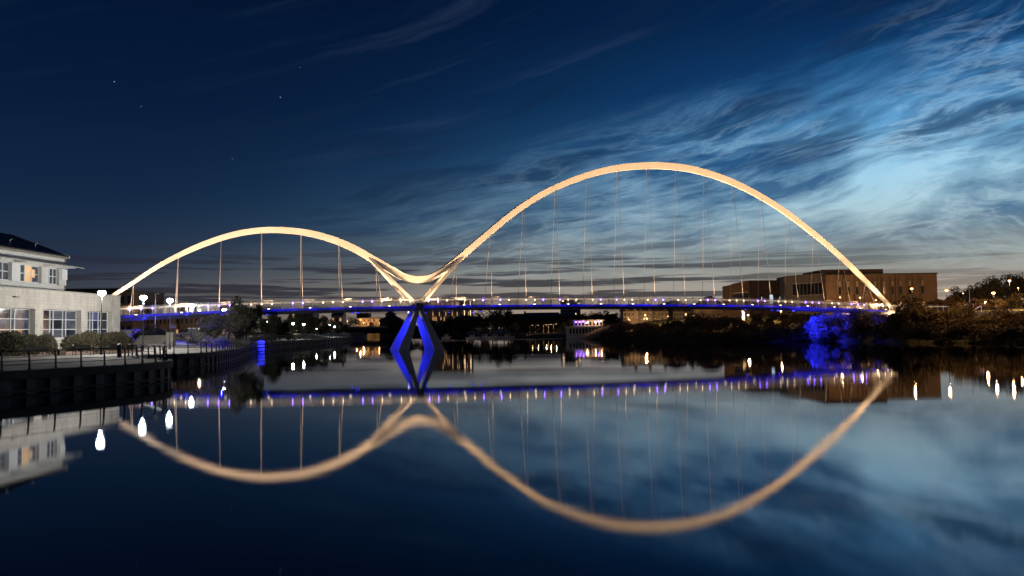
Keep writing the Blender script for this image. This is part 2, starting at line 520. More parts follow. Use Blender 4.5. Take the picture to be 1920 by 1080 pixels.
EDGE = [(260, -80), (190, 40), (135, 110), (98, 152), (82, 168), (78, 178), (74.5, 192), (68, 199), (45, 205), (34, 232), (28, 262), (23, 298), (6, 345), (-14, 368), (-45, 430), (-66, 470), (-100, 480)]
RIVER = QUAY + EDGE[::-1][1:]
def inside(x, y):
    c = False
    j = len(RIVER) - 1
    for i in range(len(RIVER)):
        xi, yi = RIVER[i]
        xj, yj = RIVER[j]
        if (yi > y) != (yj > y) and x < (xj - xi) * (y - yi) / (yj - yi) + xi:
            c = not c
        j = i
    return c
def edist(x, y):
    best = 1e9
    for (x0, y0), (x1, y1) in zip(EDGE, EDGE[1:]):
        dx, dy = x1 - x0, y1 - y0
        t = max(0, min(1, ((x - x0) * dx + (y - y0) * dy) / (dx * dx + dy * dy)))
        best = min(best, math.hypot(x - x0 - t * dx, y - y0 - t * dy))
    return best
def ground_z(x, y):
    if inside(x, y):
        return -2.5
    if x < quay_x(y) + 3 and y < 440:
        return -2.0 if x > quay_x(y) - 5 else 1.0
    d = edist(x, y)
    hm = 1.7 + 4.9 * sm(x, 18, 46) * (1 - 0.35 * sm(y, 380, 600))
    z = 0.15 + min(1.9, hm - .15) * sm(d, -2, 9) + max(0, hm - 2.05) * sm(d, 16, 44)
    z += 3.0 * sm(x, 110, 160) * sm(y, 190, 270)
    return z
xs = [-1400, -700, -400, -250, -180] + [-140 + 4.5 * i for i in range(78)] + [230, 260, 320, 420, 700, 1400]
ys = [-190, -80, 0, 60, 100] + [120 + 4.5 * i for i in range(90)] + [540, 580, 640, 760, 1000, 1500, 2400]
gm = MB()
rg = random.Random(3)
for y in ys:
    for x in xs:
        z = ground_z(x, y)
        gm.v.append((x, y, z + (rg.uniform(-.12, .12) if z > 0.3 else 0)))
w = len(xs)
for j in range(len(ys) - 1):
    for i in range(w - 1):
        gm.f.append((j * w + i, j * w + i + 1, (j + 1) * w + i + 1, (j + 1) * w + i))
struct('ground', gm, GRASS, True)

# ================================================================ the double-arch footbridge
TH = 0.3291
BO = (-19.24, 168.0)
BE = (math.cos(TH), math.sin(TH))
BN = (-math.sin(TH), math.cos(TH))
def bp(s, o, z):
    return Vector((BO[0] + BE[0] * s + BN[0] * o, BO[1] + BE[1] * s + BN[1] * o, z))
def interp(tab, s):
    """Catmull-Rom through (s, value) pairs"""
    if s <= tab[0][0]: return tab[0][1]
    if s >= tab[-1][0]: return tab[-1][1]
    for i in range(len(tab) - 1):
        if tab[i][0] <= s <= tab[i + 1][0]:
            x0, y0 = tab[i]
            x1, y1 = tab[i + 1]
            m0 = (y1 - tab[i - 1][1]) / (x1 - tab[i - 1][0]) if i else (y1 - y0) / (x1 - x0)
            m1 = (tab[i + 2][1] - y0) / (tab[i + 2][0] - x0) if i + 2 < len(tab) else (y1 - y0) / (x1 - x0)
            h = x1 - x0
            t = (s - x0) / h
            return (2*t**3 - 3*t*t + 1) * y0 + (t**3 - 2*t*t + t) * h * m0 + (-2*t**3 + 3*t*t) * y1 + (t**3 - t*t) * h * m1
DECK = [(-130, 3.2), (-100, 4.9), (-75, 6.4), (-54, 7.15), (-38, 7.85), (-19, 8.36), (0, 8.68), (24, 8.84), (49, 8.82), (76, 8.55), (101, 7.85), (115, 7.2), (135, 6.75), (160, 6.7)]
def dz(s):
    return interp(DECK, s)
TOP = [(-60.5, 7.0), (-55.8, 10.9), (-52.8, 13.1), (-47.6, 16.9), (-42, 20.05), (-38, 21.8), (-34.3, 23.0), (-30.4, 23.72), (-27, 23.9), (-22.1, 23.62), (-17, 22.5), (-12.5, 20.75), (-7.3, 17.9),
       (-4.3, 16.2), (-2.3, 15.15), (0.5, 14.7), (3.2, 15.3), (7, 17.8), (13.4, 23.1), (19.3, 27.9), (24, 31.2), (29, 34.0), (36.8, 37.3), (44.4, 39.45), (52.2, 40.5), (58.2, 40.65), (64.3, 40.15),
       (72, 38.45), (79.9, 35.6), (88.1, 31.6), (96.3, 26.5), (104.8, 20.5), (113.4, 13.4), (120.3, 7.2)]
DEP = [(-60.5, .5), (-50, .68), (-40, .92), (-28, 1.05), (-10, 1.28), (0, 1.35), (12, 1.35), (30, 1.28), (55, 1.36), (80, 1.12), (100, .92), (113, .78), (120.3, .45)]
bridge = thing('footbridge', bp(0, 0, 0), 'white double-arch footbridge lit warm above and blue below, spanning the river', 'footbridge')

# arch rib: one continuous wave, trapezoid box, wide top edge, narrow soffit
def arch_pt(s, eps=0.05):
    z = interp(TOP, s)
    sl = (interp(TOP, s + eps) - interp(TOP, s - eps)) / (2 * eps)
    L = math.hypot(1, sl)
    return z, (-sl / L, 1 / L)          # top height and in-plane normal (s, z)
def rib_sec(s):
    z, (ns, nz) = arch_pt(s)
    d = interp(DEP, s)
    wt_, wb_ = 0.86 * (0.5 + 0.42 * d), 0.34 * (0.5 + 0.42 * d)
    pts = []
    for o, dd in ((-wt_, 0.0), (-wb_, -d), (wb_, -d), (wt_, 0.0), (wt_ * .6, 0.06), (-wt_ * .6, 0.06)):
        pts.append(bp(s + ns * dd, o, z + nz * dd))
    return pts
ss = []
s = -60.3
while s < 120.2:
    ss.append(s)
    s += 0.75
ss.append(120.2)
mb = MB()
mb.sweep(None, [rib_sec(s)[::-1] for s in ss])
rib = part('arch_rib', mb, WHITE_STEEL, bridge)
# splice collars at segment joints of the rib
for s in (-44, -30, -12, 1.2, 9, 26, 52, 70, 84, 104):
    r0 = [Vector(p) for p in rib_sec(s - .04)]
    r1 = [Vector(p) for p in rib_sec(s + .04)]
    def grow(r):
        c = sum(r, Vector()) / len(r)
        return [c + (p - c) * 1.012 for p in r]
    part('splice_plate', MB().sweep(None, [grow(r0)[::-1], grow(r1)[::-1]]), WHITE_STEEL, rib)

def beam(a, b, wa, wb, ta, tb, side):
    """tapering box beam from a to b; side = horizontal unit vector of the width"""
    a, b = Vector(a), Vector(b)
    d = (b - a).normalized()
    u = Vector((side[0], side[1], 0)).normalized()
    u = (u - d * u.dot(d)).normalized()
    v = d.cross(u)
    m_ = MB()
    rings = []
    for p, w_, t_ in ((a, wa, ta), (b, wb, tb)):
        rings.append([p - u * w_ / 2 - v * t_ / 2, p + u * w_ / 2 - v * t_ / 2, p + u * w_ / 2 + v * t_ / 2, p - u * w_ / 2 + v * t_ / 2])
    m_.sweep(None, rings)
    return m_
for sg in (-1, 1):
    for so in (-1, 1):
        st_ = 9.2 * sg
        z, (ns, nz) = arch_pt(st_)
        d = interp(DEP, st_)
        A = bp(0.25 * sg, 2.75 * so, 8.7)
        B = bp(st_ - ns * d * .55, 0.32 * so, z - nz * d * .55)
        fk = part('fork_leg', beam(A, B, .38, .52, .42, .55, BE), WHITE_STEEL, bridge)
        for e in (-1, 1):                      # raised edge plates of the fork
            off = Vector((BN[0], BN[1], 0)) * (.23 * e)
            part('edge_plate', beam(A + off * .9, B + off * 1.25, .44, .60, .05, .06, BE), WHITE_STEEL, fk)
# hub castings
for so in (-1, 1):
    m_ = MB()
    m_.sweep(None, [[bp(c[0], so * 2.42, 8.55 + c[1]) for c in ((-.55, -.75), (.55, -.75), (.8, 0), (.5, .7), (-.5, .7), (-.8, 0))],
                    [bp(c[0], so * 3.12, 8.55 + c[1]) for c in ((-.55, -.75), (.55, -.75), (.8, 0), (.5, .7), (-.5, .7), (-.8, 0))]])
    part('hub_casting', m_, DARK_STEEL, bridge)
# pier legs: four blades down into the water
for sg in (-1, 1):
    for so in (-1, 1):
        A = bp(.22 * sg, 2.75 * so, 8.2)
        B = bp(4.05 * sg, 4.55 * so, -1.2)
        lg = part('pier_leg', beam(A, B, .55, 2.15, .32, .55, BE), PIER, bridge)
        d = (B - A).normalized()
        u = Vector((BE[0], BE[1], 0))
        u = (u - d * u.dot(d)).normalized()
        v = d.cross(u)
        for e, wd in ((-.44, .10), (-.05, .05), (.44, .10)):
            for f in (-1, 1):
                part('stiffener_rib', beam(A + u * e * .55 + v * f * .17, B + u * e * 2.15 + v * f * .29, wd, wd * 2.4, .06, .1, BE), PIER, lg)
# hangers
HS = [-60 + 7.5 * i for i in range(1, 8)] + [7.5 * i for i in range(1, 16)]
for s in HS:
    z, (ns, nz) = arch_pt(s)
    d = interp(DEP, s)
    for so in (-1, 1):
        a = bp(s - ns * d * .9, .42 * so, z - nz * d * .9)
        b = bp(s, 2.62 * so, dz(s) + .1)
        part('hanger', MB().tube([a, b], .035 if s > 0 else .042, 6), CABLE, bridge)
        part('hanger_socket', MB().tube([b, b + (a - b).normalized() * .8], .09, 6), CABLE, bridge)
# deck slab
def deck_sec(s):
    z = dz(s)
    return [bp(s, o, z + h) for o, h in ((-2.95, -.06), (-2.95, -.30), (-1.5, -.95), (1.5, -.95), (2.95, -.30), (2.95, -.06), (2.6, 0), (-2.6, 0))]
ds = [-126 + 3 * i for i in range(95)]
part('deck_slab', MB().sweep(None, [deck_sec(s) for s in ds]), GREY_STEEL, bridge)
for so in (-1, 1):
    pts = [-124.5 + 7.5 * i for i in range(36)]
    for a, b in zip(pts, pts[1:]):
        if b > 117 or b < -90: continue
        rings = []
        for t_ in (0, .25, .5, .75, 1):
            s = a + .03 + (b - a - .06) * t_
            z = dz(s)
            q = [bp(s, o * so, z + h) for o, h in ((2.955, .03), (3.03, .03), (3.03, -.40), (2.955, -.40))]
            rings.append(q if so > 0 else q[::-1])
        part('glowing_fascia_panel', MB().sweep(None, rings), L_FASCIA, bridge)  # blue light on the deck edge, painted as a glowing panel
# parapet railings
for so in (-1, 1):
    rail = tag(link('railing', None, bridge, (0, 0, 0)))
    def pline(o, h, a=-100, b=135):
        return [bp(a + (b - a) * i / 94, o * so, dz(a + (b - a) * i / 94) + h) for i in range(95)]
    part('handrail', MB().tube(pline(2.52, 1.32), .055, 6), WHITE_STEEL, rail)
    part('handrail_light_strip', MB().tube(pline(2.50, 1.235), .035, 4), L_RAIL, rail)
    part('upper_rail', MB().tube(pline(2.60, 1.62), .022, 4), WHITE_STEEL, rail)
    for h in (.25, .5, .75, 1.0):
        part('infill_wire', MB().tube(pline(2.76 - .12 * h, h), .012, 3), GREY_STEEL, rail)
    i = 0
    s = -99.375
    while s < 134:
        z = dz(s)
        rings = []
        for o, h, ww in ((2.80, 0, .10), (2.76, .5, .09), (2.62, 1.1, .08), (2.52, 1.34, .07), (2.60, 1.62, .05)):
            c = [bp(s - ww, (o - .05) * so, z + h), bp(s - ww + .12, (o - .05) * so, z + h), bp(s - ww + .12, (o + .05) * so, z + h), bp(s - ww, (o + .05) * so, z + h)]
            rings.append(c)
        pst = part('post', MB().sweep(None, rings), WHITE_STEEL, rail)
        if so < 0 and -60 < s < 118:
            viol = (i * 31 % 7) in (1, 4, 5)
            c = bp(s, 2.70 * so, z + 1.02)
            if (i * 7919 % 11) not in (2, 5, 9):
                part('marker_light', MB().lathe(c, [(.02, -.11), (.10, -.06), (.10, .06), (.02, .11)], 6), L_VIO if viol else L_WMK, rail)
        i += 1
        s += 1.875
    for s in HS:            # woven mesh infill beside every hanger: a grid of fine bars
        a, b = s - 3.7, s - .1
        m_ = MB()
        for k_ in range(19):
            x = a + (b - a) * k_ / 18
            m_.tube([bp(x, 2.74 * so, dz(x) + .12), bp(x, 2.62 * so, dz(x) + 1.15)], .022, 3)
        for k_ in range(8):
            h_ = .14 + k_ * .14
            m_.tube([bp(a, (2.755 - .12 * h_) * so, dz(a) + h_), bp(b, (2.755 - .12 * h_) * so, dz(b) + h_)], .02, 3)
        tag(part('mesh_panel', m_, WHITE_STEEL, rail), kind='stuff')
# floodlights at the foot of every hanger, aimed at the rib above
WARM = (1, .60, .305)
for s in HS:
    z, (ns, nz) = arch_pt(s)
    for so in (-1, 1):
        f0 = bp(s + 1.2, 4.3 * so, dz(s) + .05)
        part('outrigger', MB().tube([bp(s + 1.2, 2.9 * so, dz(s) - .22), bp(s + 1.2, 4.4 * so, dz(s) - .22)], .06, 5), DARK_STEEL, bridge)
        m_ = MB()
        m_.obox((f0.x, f0.y), BE, BN, .42, .30, f0.z - .22, f0.z - .02)
        fl = part('floodlight', m_, DARK_STEEL, bridge)
        part('flood_lens', MB().obox((f0.x, f0.y), BE, BN, .36, .24, f0.z - .018, f0.z + .05), L_FLOOD, fl)
        tg = bp(s, 0, z - .8)
        src = f0 + Vector((0, 0, .12))
        dist = (tg - src).length
        ang = R(84)
        if so < 0:
            spot(src, tg, 760 * dist, WARM, ang, bridge, 0.9, .15)
        elif so > 0 and HS.index(s) % 4 == 2:
            spot(src, tg, 520 * dist, WARM, ang, bridge, 0.9, .15)
        if so < 0:
            spot(src, bp(s - 1.6, 2.7 * so, dz(s) + .7), 140, WARM, R(70), bridge, 1.0, .1)  # added spill spot, warms the mesh panel beside the flood
# lamps that wash the fork and the trough of the wave
for sg in (-1, 1):
    for so in (-1, 1):
        src = bp(3.4 * sg, 4.7 * so, dz(0) - .2)
        part('outrigger', MB().tube([bp(3.4 * sg, 2.9 * so, dz(0) - .35), bp(3.4 * sg, 4.7 * so, dz(0) - .35)], .07, 6), DARK_STEEL, bridge)
        spot(src, bp(1.3 * sg, 0, 14.2), 3200, WARM, R(84), bridge, .9, .15)
# extra lamps for the low ends of the two arches
for a_, t_, z_, pw in ((110.0, 115.5, 11.0, 2600), (115.5, 118.0, 9.4, 900), (-56.8, -55.0, 11.2, 700)):
    for so in (-1,):
        spot(bp(a_, 4.3 * so, dz(a_) + .3), bp(t_, 0, z_), pw, WARM, R(70), bridge, .9, .15)
# blue floods under the deck shining on the legs, the quay and the far bank
BLUE = (.012, .018, 1)
def blue(loc, tgt, power, ang, blend=.9):
    m_ = MB()
    m_.obox((loc.x, loc.y), BE, BN, .4, .4, loc.z, loc.z + .25)
    b_ = part('blue_floodlight', m_, DARK_STEEL, bridge)
    part('flood_lens', MB().obox((loc.x, loc.y), BE, BN, .3, .3, loc.z - .05, loc.z - .005), L_BLUEF, b_)
    spot(loc - Vector((0, 0, .1)), tgt, power, BLUE, ang, bridge, blend, .12)
for sg in (-1, 1):
    for so in (-1, 1):
        blue(bp(-1.6 * sg, -1.1 * so, 7.35), bp(3.0 * sg, 3.9 * so, 1.6), 15000, R(85))
    blue(bp(-9 * sg - 3, -2.6, 7.4), bp(3.6 * sg, 4.2, 1.0), 12000, R(45))
    blue(bp(12.5 * sg, -2.9, 7.5), bp(3.4 * sg, -4.5, 2.0), 6000, R(40))
    blue(bp(12.5 * sg, 2.9, 7.5), bp(3.4 * sg, 4.5, 2.0), 6000, R(40))
blue(bp(82, -3.4, 7.4), bp(96, -4.2, 4.0), 120000, R(50))
blue(bp(88, -3.4, 7.2), bp(99, -4.0, 4.2), 26000, R(54))
blue(bp(75, -3.2, 7.6), bp(80, -4.0, .6), 26000, R(95))
blue(bp(84, -2.8, 7.3), bp(88, -5.5, .8), 24000, R(100))
blue(bp(-29, -3.3, 7.2), bp(-30, 1.0, 1.0), 14000, R(50))
blue(bp(-37, -2.8, 7.2), bp(-40, -14, 1.2), 3000, R(85))
blue(bp(-43, -2.8, 7.2), bp(-46, -8, 1.4), 3000, R(95))
blue(bp(-50, -2.8, 7.0), bp(-52, 2, 1.4), 3500, R(95))
# cross beam lamp pair under the deck at the pier
for so in (-1, 1):
    c = bp(-1.5, so * .9, 7.5)
    part('pier_lamp', MB().lathe(c, [(.02, -.12), (.12, -.06), (.12, .06), (.02, .12)], 6), L_HALF, bridge)
# added warm lamp at the bank end of the bridge, to light the slope below
c = bp(117.8, -3.2, 6.3)
part('added_slope_lamp', MB().lathe(c, [(.02, -.12), (.12, -.06), (.12, .06), (.02, .12)], 6), L_HALF, bridge)
point((c.x, c.y, c.z - .3), 2600, (1, .62, .3), bridge, .12)
# end supports and land piers
for s, zb in ((-60, 1.5), (-82, 1.6), (119.5, 3.0), (133, 4.0)):
    for so in (-1, 1):
        part('land_pier', MB().tube([bp(s, so * 1.6, zb - 1.5), bp(s, so * 1.6, dz(s) - .9)], .30, 8), WHITE_STEEL, bridge)

# ================================================================ quay walls and railings
def resample(pts, step):
    out = [Vector((*pts[0], 0))]
    acc = 0
    for a, b in zip(pts, pts[1:]):
        a, b = Vector((*a, 0)), Vector((*b, 0))
        L = (b - a).length
        t = step - acc
        while t <= L:
            out.append(a + (b - a) * t / L)
            t += step
        acc = L - (t - step)
    return out
def normal_at(pts, i):
    d = (pts[min(i + 1, len(pts) - 1)] - pts[max(i - 1, 0)]).normalized()
    return Vector((d.y, -d.x, 0)), d          # towards the water, along
def quay_wall(name, pts, label, pitch, cap_h):
    P = resample(pts, pitch)
    root = thing(name, (P[0].x, P[0].y, 0), label, 'quay wall')
    k_ = 0
    for i in range(len(P) - 1):
        n_, d_ = normal_at(P, i)
        c = (P[i] + P[i + 1]) / 2
        L = (P[i + 1] - P[i]).length
        outp = (i % 2 == 0)
        oc = c + n_ * (0.16 if outp else -0.10)
        part('sheet_pile', MB().obox((oc.x, oc.y), (d_.x, d_.y), (n_.x, n_.y), L * (.80 if outp else 1.22), .26, -1.2, QZ - cap_h + .02), PILE_L if outp else PILE, root)  # projecting piles paler than the set-back ones
    for i in range(0, len(P) - 1, 4):
        a = P[i]
        b = P[min(i + 4, len(P) - 1)]
        if (b - a).length < .1: continue
        seg = P[i:min(i + 4, len(P) - 1) + 1]
        rings = []
        for j, p in enumerate(seg):
            n_, d_ = normal_at(P, i + j)
            if j == 0: p = p + d_ * .012
            rings.append([p + n_ * .46 + Vector((0, 0, QZ - cap_h)), p + n_ * .46 + Vector((0, 0, QZ + .06)), p - n_ * .28 + Vector((0, 0, QZ + .06)), p - n_ * .28 + Vector((0, 0, QZ - cap_h))])
        part('cap_beam', MB().sweep(None, rings), DCONC, root)
    # waler
    m_ = MB()
    rings = []
    for i, p in enumerate(P):
        n_, d_ = normal_at(P, i)
        rings.append([p + n_ * .31 + Vector((0, 0, .10)), p + n_ * .31 + Vector((0, 0, .26)), p + n_ * .02 + Vector((0, 0, .26)), p + n_ * .02 + Vector((0, 0, .10))])
    part('waler', m_.sweep(None, rings), PILE, root)
    return root
def cut(a, b):
    return [q for q in QUAY if a <= q[1] <= b]
quay_wall('quay_wall', cut(38, 96), 'dark sheet-piled quay wall with concrete cap round the curved lookout', .95, .55)
quay_wall('quay_wall', cut(96, 250), 'farther sheet-piled quay wall running back under the footbridge', .95, .5)
quay_wall('quay_wall', cut(250, 480), 'distant low quay wall below the lamp-lit trees', 3.0, .4)

def railing(pts, step, label, inset=.15, mt=BLACK_PAINT, base_z=QZ + .06, h=1.30):
    P = resample(pts, step)
    root = thing('railing', (P[0].x, P[0].y, base_z), label, 'railing')
    def line(o, z):
        return [p + normal_at(P, i)[0] * (o - inset) + Vector((0, 0, base_z + z)) for i, p in enumerate(P)]
    part('top_rail', MB().tube(line(-.10, h), .038, 6), mt, root)
    for z_ in (.38, .64, .90):
        part('rail', MB().tube(line(.06 - .05 * z_, z_), .022, 5), mt, root)
    for i, p in enumerate(P):
        n_, d_ = normal_at(P, i)
        rings = []
        for o, z_, w_ in ((.10, 0, .13), (.08, .12, .07), (.05, .8, .055), (.03, 1.08, .055), (-.02, h - .09, .05), (-.12, h - .01, .04)):
            c = p + n_ * (o - inset) + Vector((0, 0, base_z + z_))
            rings.append([c - d_ * .03 - n_ * w_, c + d_ * .03 - n_ * w_, c + d_ * .03 + n_ * w_, c - d_ * .03 + n_ * w_])
        ps = part('post', MB().sweep(None, rings), mt, root)
        c = p + n_ * (.10 - inset)
        part('base_plate', MB().obox((c.x, c.y), (d_.x, d_.y), (n_.x, n_.y), .2, .3, base_z - .02, base_z + .025), mt, ps)
    return root
railing(cut(45, 92), 2.1, 'black curved-top riverside railing round the near lookout')
railing(cut(96, 250), 2.2, 'long black riverside railing receding from the lookout towards the footbridge')
railing([(-56, 250), (-59, 290), (-66, 340)], 5, 'faint far railing on the quay by the lamp-lit trees')

# blue-lit mooring column on the quay edge beneath the bridge
c = bp(-30, 1.5, 0)
cx, cy = c.x, c.y
mc = thing('mooring_column', (cx, cy, 0), 'stout blue-lit mooring column standing at the quay edge under the bridge', 'mooring column')
part('shaft', MB().lathe((cx, cy, 0), [(.75, -1.2), (.75, 1.9), (.68, 2.0)], 12), WHITE_STEEL, mc)
part('cap', MB().lathe((cx, cy, 2.0), [(.85, 0), (.85, .14), (.3, .3)], 12), WHITE_STEEL, mc)
for z_ in (.3, 1.0, 1.6):
    part('fender_ring', MB().lathe((cx, cy, z_), [(.76, -.09), (.83, -.05), (.83, .05), (.76, .09)], 12), BLACK_PAINT, mc)

# ================================================================ lamps
def street_lamp(x, y, z0, zh, label, lens, power, color, group=None, style='disc', mt=BLACK_PAINT, rad=.34, cat='street lamp', side=1):
    t_ = thing('street_lamp', (x, y, z0), label, cat, group)
    H = zh - z0
    part('pole', MB().lathe((x, y, z0), [(.11, 0), (.09, H * .18), (.07, H * .2), (.05, H - .15)], 8), mt, t_)
    part('base_sleeve', MB().lathe((x, y, z0), [(.17, 0), (.17, .9), (.12, 1.05)], 8), mt, t_)
    if style == 'disc':
        part('canopy', MB().lathe((x, y, zh), [(.05, rad * .4), (rad * .55, rad * .55), (rad * .45, rad * .68), (.05, rad * .78)], 14), mt, t_)
        hd = part('lens', MB().lathe((x, y, zh), [(.10, -rad * .72), (rad * .72, -rad * .5), (rad, -rad * .08), (rad * .88, rad * .32), (rad * .5, rad * .54)], 14), lens, t_)
        pz = zh - rad * .75 - .25
        px_ = x
    else:
        part('arm', MB().tube([(x, y, zh - .18), (x + side * .25, y - .2, zh + .02), (x + side * .9, y - .5, zh + .08)], .04, 6), mt, t_)
        cx_, cy_ = x + side * 1.15, y - .62
        part('lantern', MB().obox((cx_, cy_), (.9 * side, -.44), (.44, .9 * side), .75, .3, zh + .02, zh + .16), mt, t_)
        part('lens', MB().obox((cx_, cy_), (.9 * side, -.44), (.44, .9 * side), .6 if rad > .2 else .3, .26, zh - .10 * (rad / .2), zh + .015), lens, t_)
        px_, pz = cx_, zh - .4
        y = cy_
    if power:
        point((px_, y, pz), power, color, t_, .14)
    return t_
COOL = (1, .96, .88)
SOD = (1, .52, .19)
LPOS = [(190, 98.6, 'white-lit promenade lamp nearest the pale building, beside the benches'),
        (268, 113.6, 'white-lit promenade lamp just right of the pale building corner'),
        (318, 124.5, 'white-lit promenade lamp in front of the stone pillar'),
        (359, 152.0, 'white-lit promenade lamp in front of the parked van'),
        (420, 184.0, 'smallest of the five bright promenade lamps, among the tree leaves')]
for i, (px, Y, lb) in enumerate(LPOS):
    x = ax_at(px, Y)
    z0 = left_z(quay_x(Y) - x, Y)
    street_lamp(x, Y, z0, 8.86, lb, L_WHITE, (6500, 6000, 5000, 4200, 3600)[i], COOL, 'promenade lamps', mt=BLACK_PAINT if i == 0 else BLUE_PAINT, rad=.46)
for px, Y, zh, lb in ((500, 226, 6.6, 'small white lamp at the edge of the big riverside tree'), (549, 236, 6.1, 'left of the first pair of white lamps among quay trees'),
                      (569, 244, 5.9, 'right of the first pair of white lamps among quay trees'), (593, 262, 4.6, 'faint low lamp between the two pairs of quay lamps'),
                      (617.5, 300, 5.9, 'left of the far pair of white lamps on the quay'), (627, 318, 5.4, 'right of the far pair of white lamps on the quay')):
    x = ax_at(px, Y)
    street_lamp(x, Y, 1.6, zh, lb, L_SMALLW if px != 593 else L_WMK, 1500 if px != 593 else 150, COOL, 'quay lamps beyond the bridge', rad=.36 if px != 593 else .22)
street_lamp(ax_at(374, 214), 214, 2.8, z_of(581, 374, 214), 'small warm lamp seen through the deck railing above the van', L_WARM, 5000, (1, .72, .42), rad=.3)
# tall unlit grey pole and sign
x = ax_at(291, 150)
tp = thing('lamp_post', (x, 150, 2.8), 'tall unlit grey lamp column behind the promenade', 'lamp post')
part('pole', MB().lathe((x, 150, 2.8), [(.12, 0), (.1, 3), (.06, 8.2)], 8), GREY_STEEL, tp)
part('head', MB().obox((x + .2, 149.9), (1, 0), (0, 1), .7, .25, 10.95, 11.1), GREY_STEEL, tp)
x = ax_at(324, 160)
sg_ = thing('road_sign', (x, 160, 2.8), 'pair of small round road signs on a slim post by the van', 'road sign')
part('post', MB().lathe((x, 160, 2.8), [(.06, 0), (.06, 4.6)], 6), GREY_STEEL, sg_)
for o in (-.33, .33):
    part('disc', MB().tube([(x + o, 159.9, 5.2), (x + o, 159.86, 5.2)], .32, 12), WHITEWALL, sg_)
    part('arrow', MB().box(x + o - .16, x + o + .16, 159.82, 159.85, 5.14, 5.26), BLACK_PAINT, sg_)

# ================================================================ foliage
def leaves(seed, n, dims, leaf, clumps=14, shape='round', hollow=.35):
    rg_ = random.Random(seed)
    v, f = [], []
    cl = []
    for _ in range(clumps):
        a = rg_.uniform(0, 6.283)
        u = rg_.uniform(-.75, .95)
        r = math.sqrt(max(0, 1 - u * u)) * rg_.uniform(.45, .85)
        cl.append((math.cos(a) * r, math.sin(a) * r, u * rg_.uniform(.6, .85), rg_.uniform(.25, .48)))
    for i in range(n):
        cx_, cy_, cz_, cr = cl[rg_.randrange(clumps)]
        while True:
            d = Vector((rg_.uniform(-1, 1), rg_.uniform(-1, 1), rg_.uniform(-1, 1)))
            if hollow < d.length <= 1: break
        if rg_.random() < .06: d *= 1.35
        p = Vector(((cx_ + d.x * cr) * dims[0], (cy_ + d.y * cr) * dims[1], (cz_ + d.z * cr) * dims[2]))
        up = Vector((rg_.uniform(-1, 1), rg_.uniform(-1, 1), rg_.uniform(-.2, 1.2))).normalized()
        a = up.orthogonal().normalized()
        a.rotate(Matrix.Rotation(rg_.uniform(0, 6.28), 3, up))
        b = up.cross(a)
        L = leaf * rg_.uniform(.6, 1.5)
        k_ = len(v)
        v += [p - a * L * .5, p + b * L * .28, p + a * L * .5 + up * L * .1, p - b * L * .28]
        f.append((k_, k_ + 1, k_ + 2, k_ + 3))
    return v, f
LEAFMESH = {}
def crown_mesh(variant, m, dims, leaf, n, clumps):
    key = (variant, m.name, dims, leaf, n)
    if key not in LEAFMESH:
        v, f = leaves(variant * 11 + 5, n, dims, leaf, clumps)
        me = bpy.data.meshes.new('crown')
        me.from_pydata(v, [], f)
        me.materials.append(m)
        LEAFMESH[key] = me
    return LEAFMESH[key]
TRUNK = {}
def trunk_mesh(variant):
    if variant not in TRUNK:
        rg_ = random.Random(variant + 40)
        m_ = MB()
        m_.tube([(0, 0, -.6), (0, 0, .4), (rg_.uniform(-.04, .04), rg_.uniform(-.04, .04), 1.0)], [.055, .045, .030], 7)
        for _ in range(6):
            a = rg_.uniform(0, 6.28)
            z_ = rg_.uniform(.35, .95)
            r = rg_.uniform(.3, .55)
            m_.tube([(0, 0, z_), (math.cos(a) * r * .5, math.sin(a) * r * .5, z_ + .22), (math.cos(a) * r, math.sin(a) * r, z_ + rg_.uniform(.35, .7))], [.025, .016, .006], 5)
        TRUNK[variant] = m_.mesh('trunk', BARK)
    return TRUNK[variant]
def tree(x, y, z0, ztop, rad, label, m=None, variant=0, group=None, cat='tree', n=2600, low=.25, leaf=None, name='tree', rady=None):
    m = m or LEAF_B
    t_ = thing(name, (x, y, z0), label, cat, group)
    H = ztop - z0
    cz = z0 + H * (low + 1) / 2
    rz = H * (1 - low) / 2
    lf = leaf or max(.16, .15 * (rad * 2 / 6) ** .5 * (1.8 if y > 300 else 1.0) + .0006 * y)
    me = crown_mesh(variant % 6, m, (1.0, 1.0, 1.0), round(lf / rad, 2), n, 16)
    c_ = link('crown', me, t_, (0, 0, cz - z0))
    c_.scale = (rad, rady or rad * .9, rz * 1.08)
    c_.rotation_euler = (0, 0, variant * 1.3)
    tr = link('trunk', trunk_mesh(variant % 4), t_, (0, 0, 0))
    tr.scale = (max(1.6, H * .5), max(1.6, H * .5), H * .6)
    return t_
# big tree by the bridge, in front of the deck
tree(-49.9, 147, 1.8, 8.1, 4.6, 'broad grey-green riverside tree lit by a lamp, left of the taller one', LEAF_P, 1, 'riverside trees by the bridge', n=6500, low=.18, leaf=.34)
tree(-47.8, 150, 1.6, 10.6, 3.1, 'tallest riverside tree, its top crossing the bridge deck', LEAF_G, 2, 'riverside trees by the bridge', n=6500, low=.05, leaf=.34)
tree(-52.3, 145, 2.0, 7.2, 2.3, 'small grey-green tree between the van and the big riverside tree', LEAF_P, 3, 'riverside trees by the bridge', n=4000, low=.15, leaf=.32)
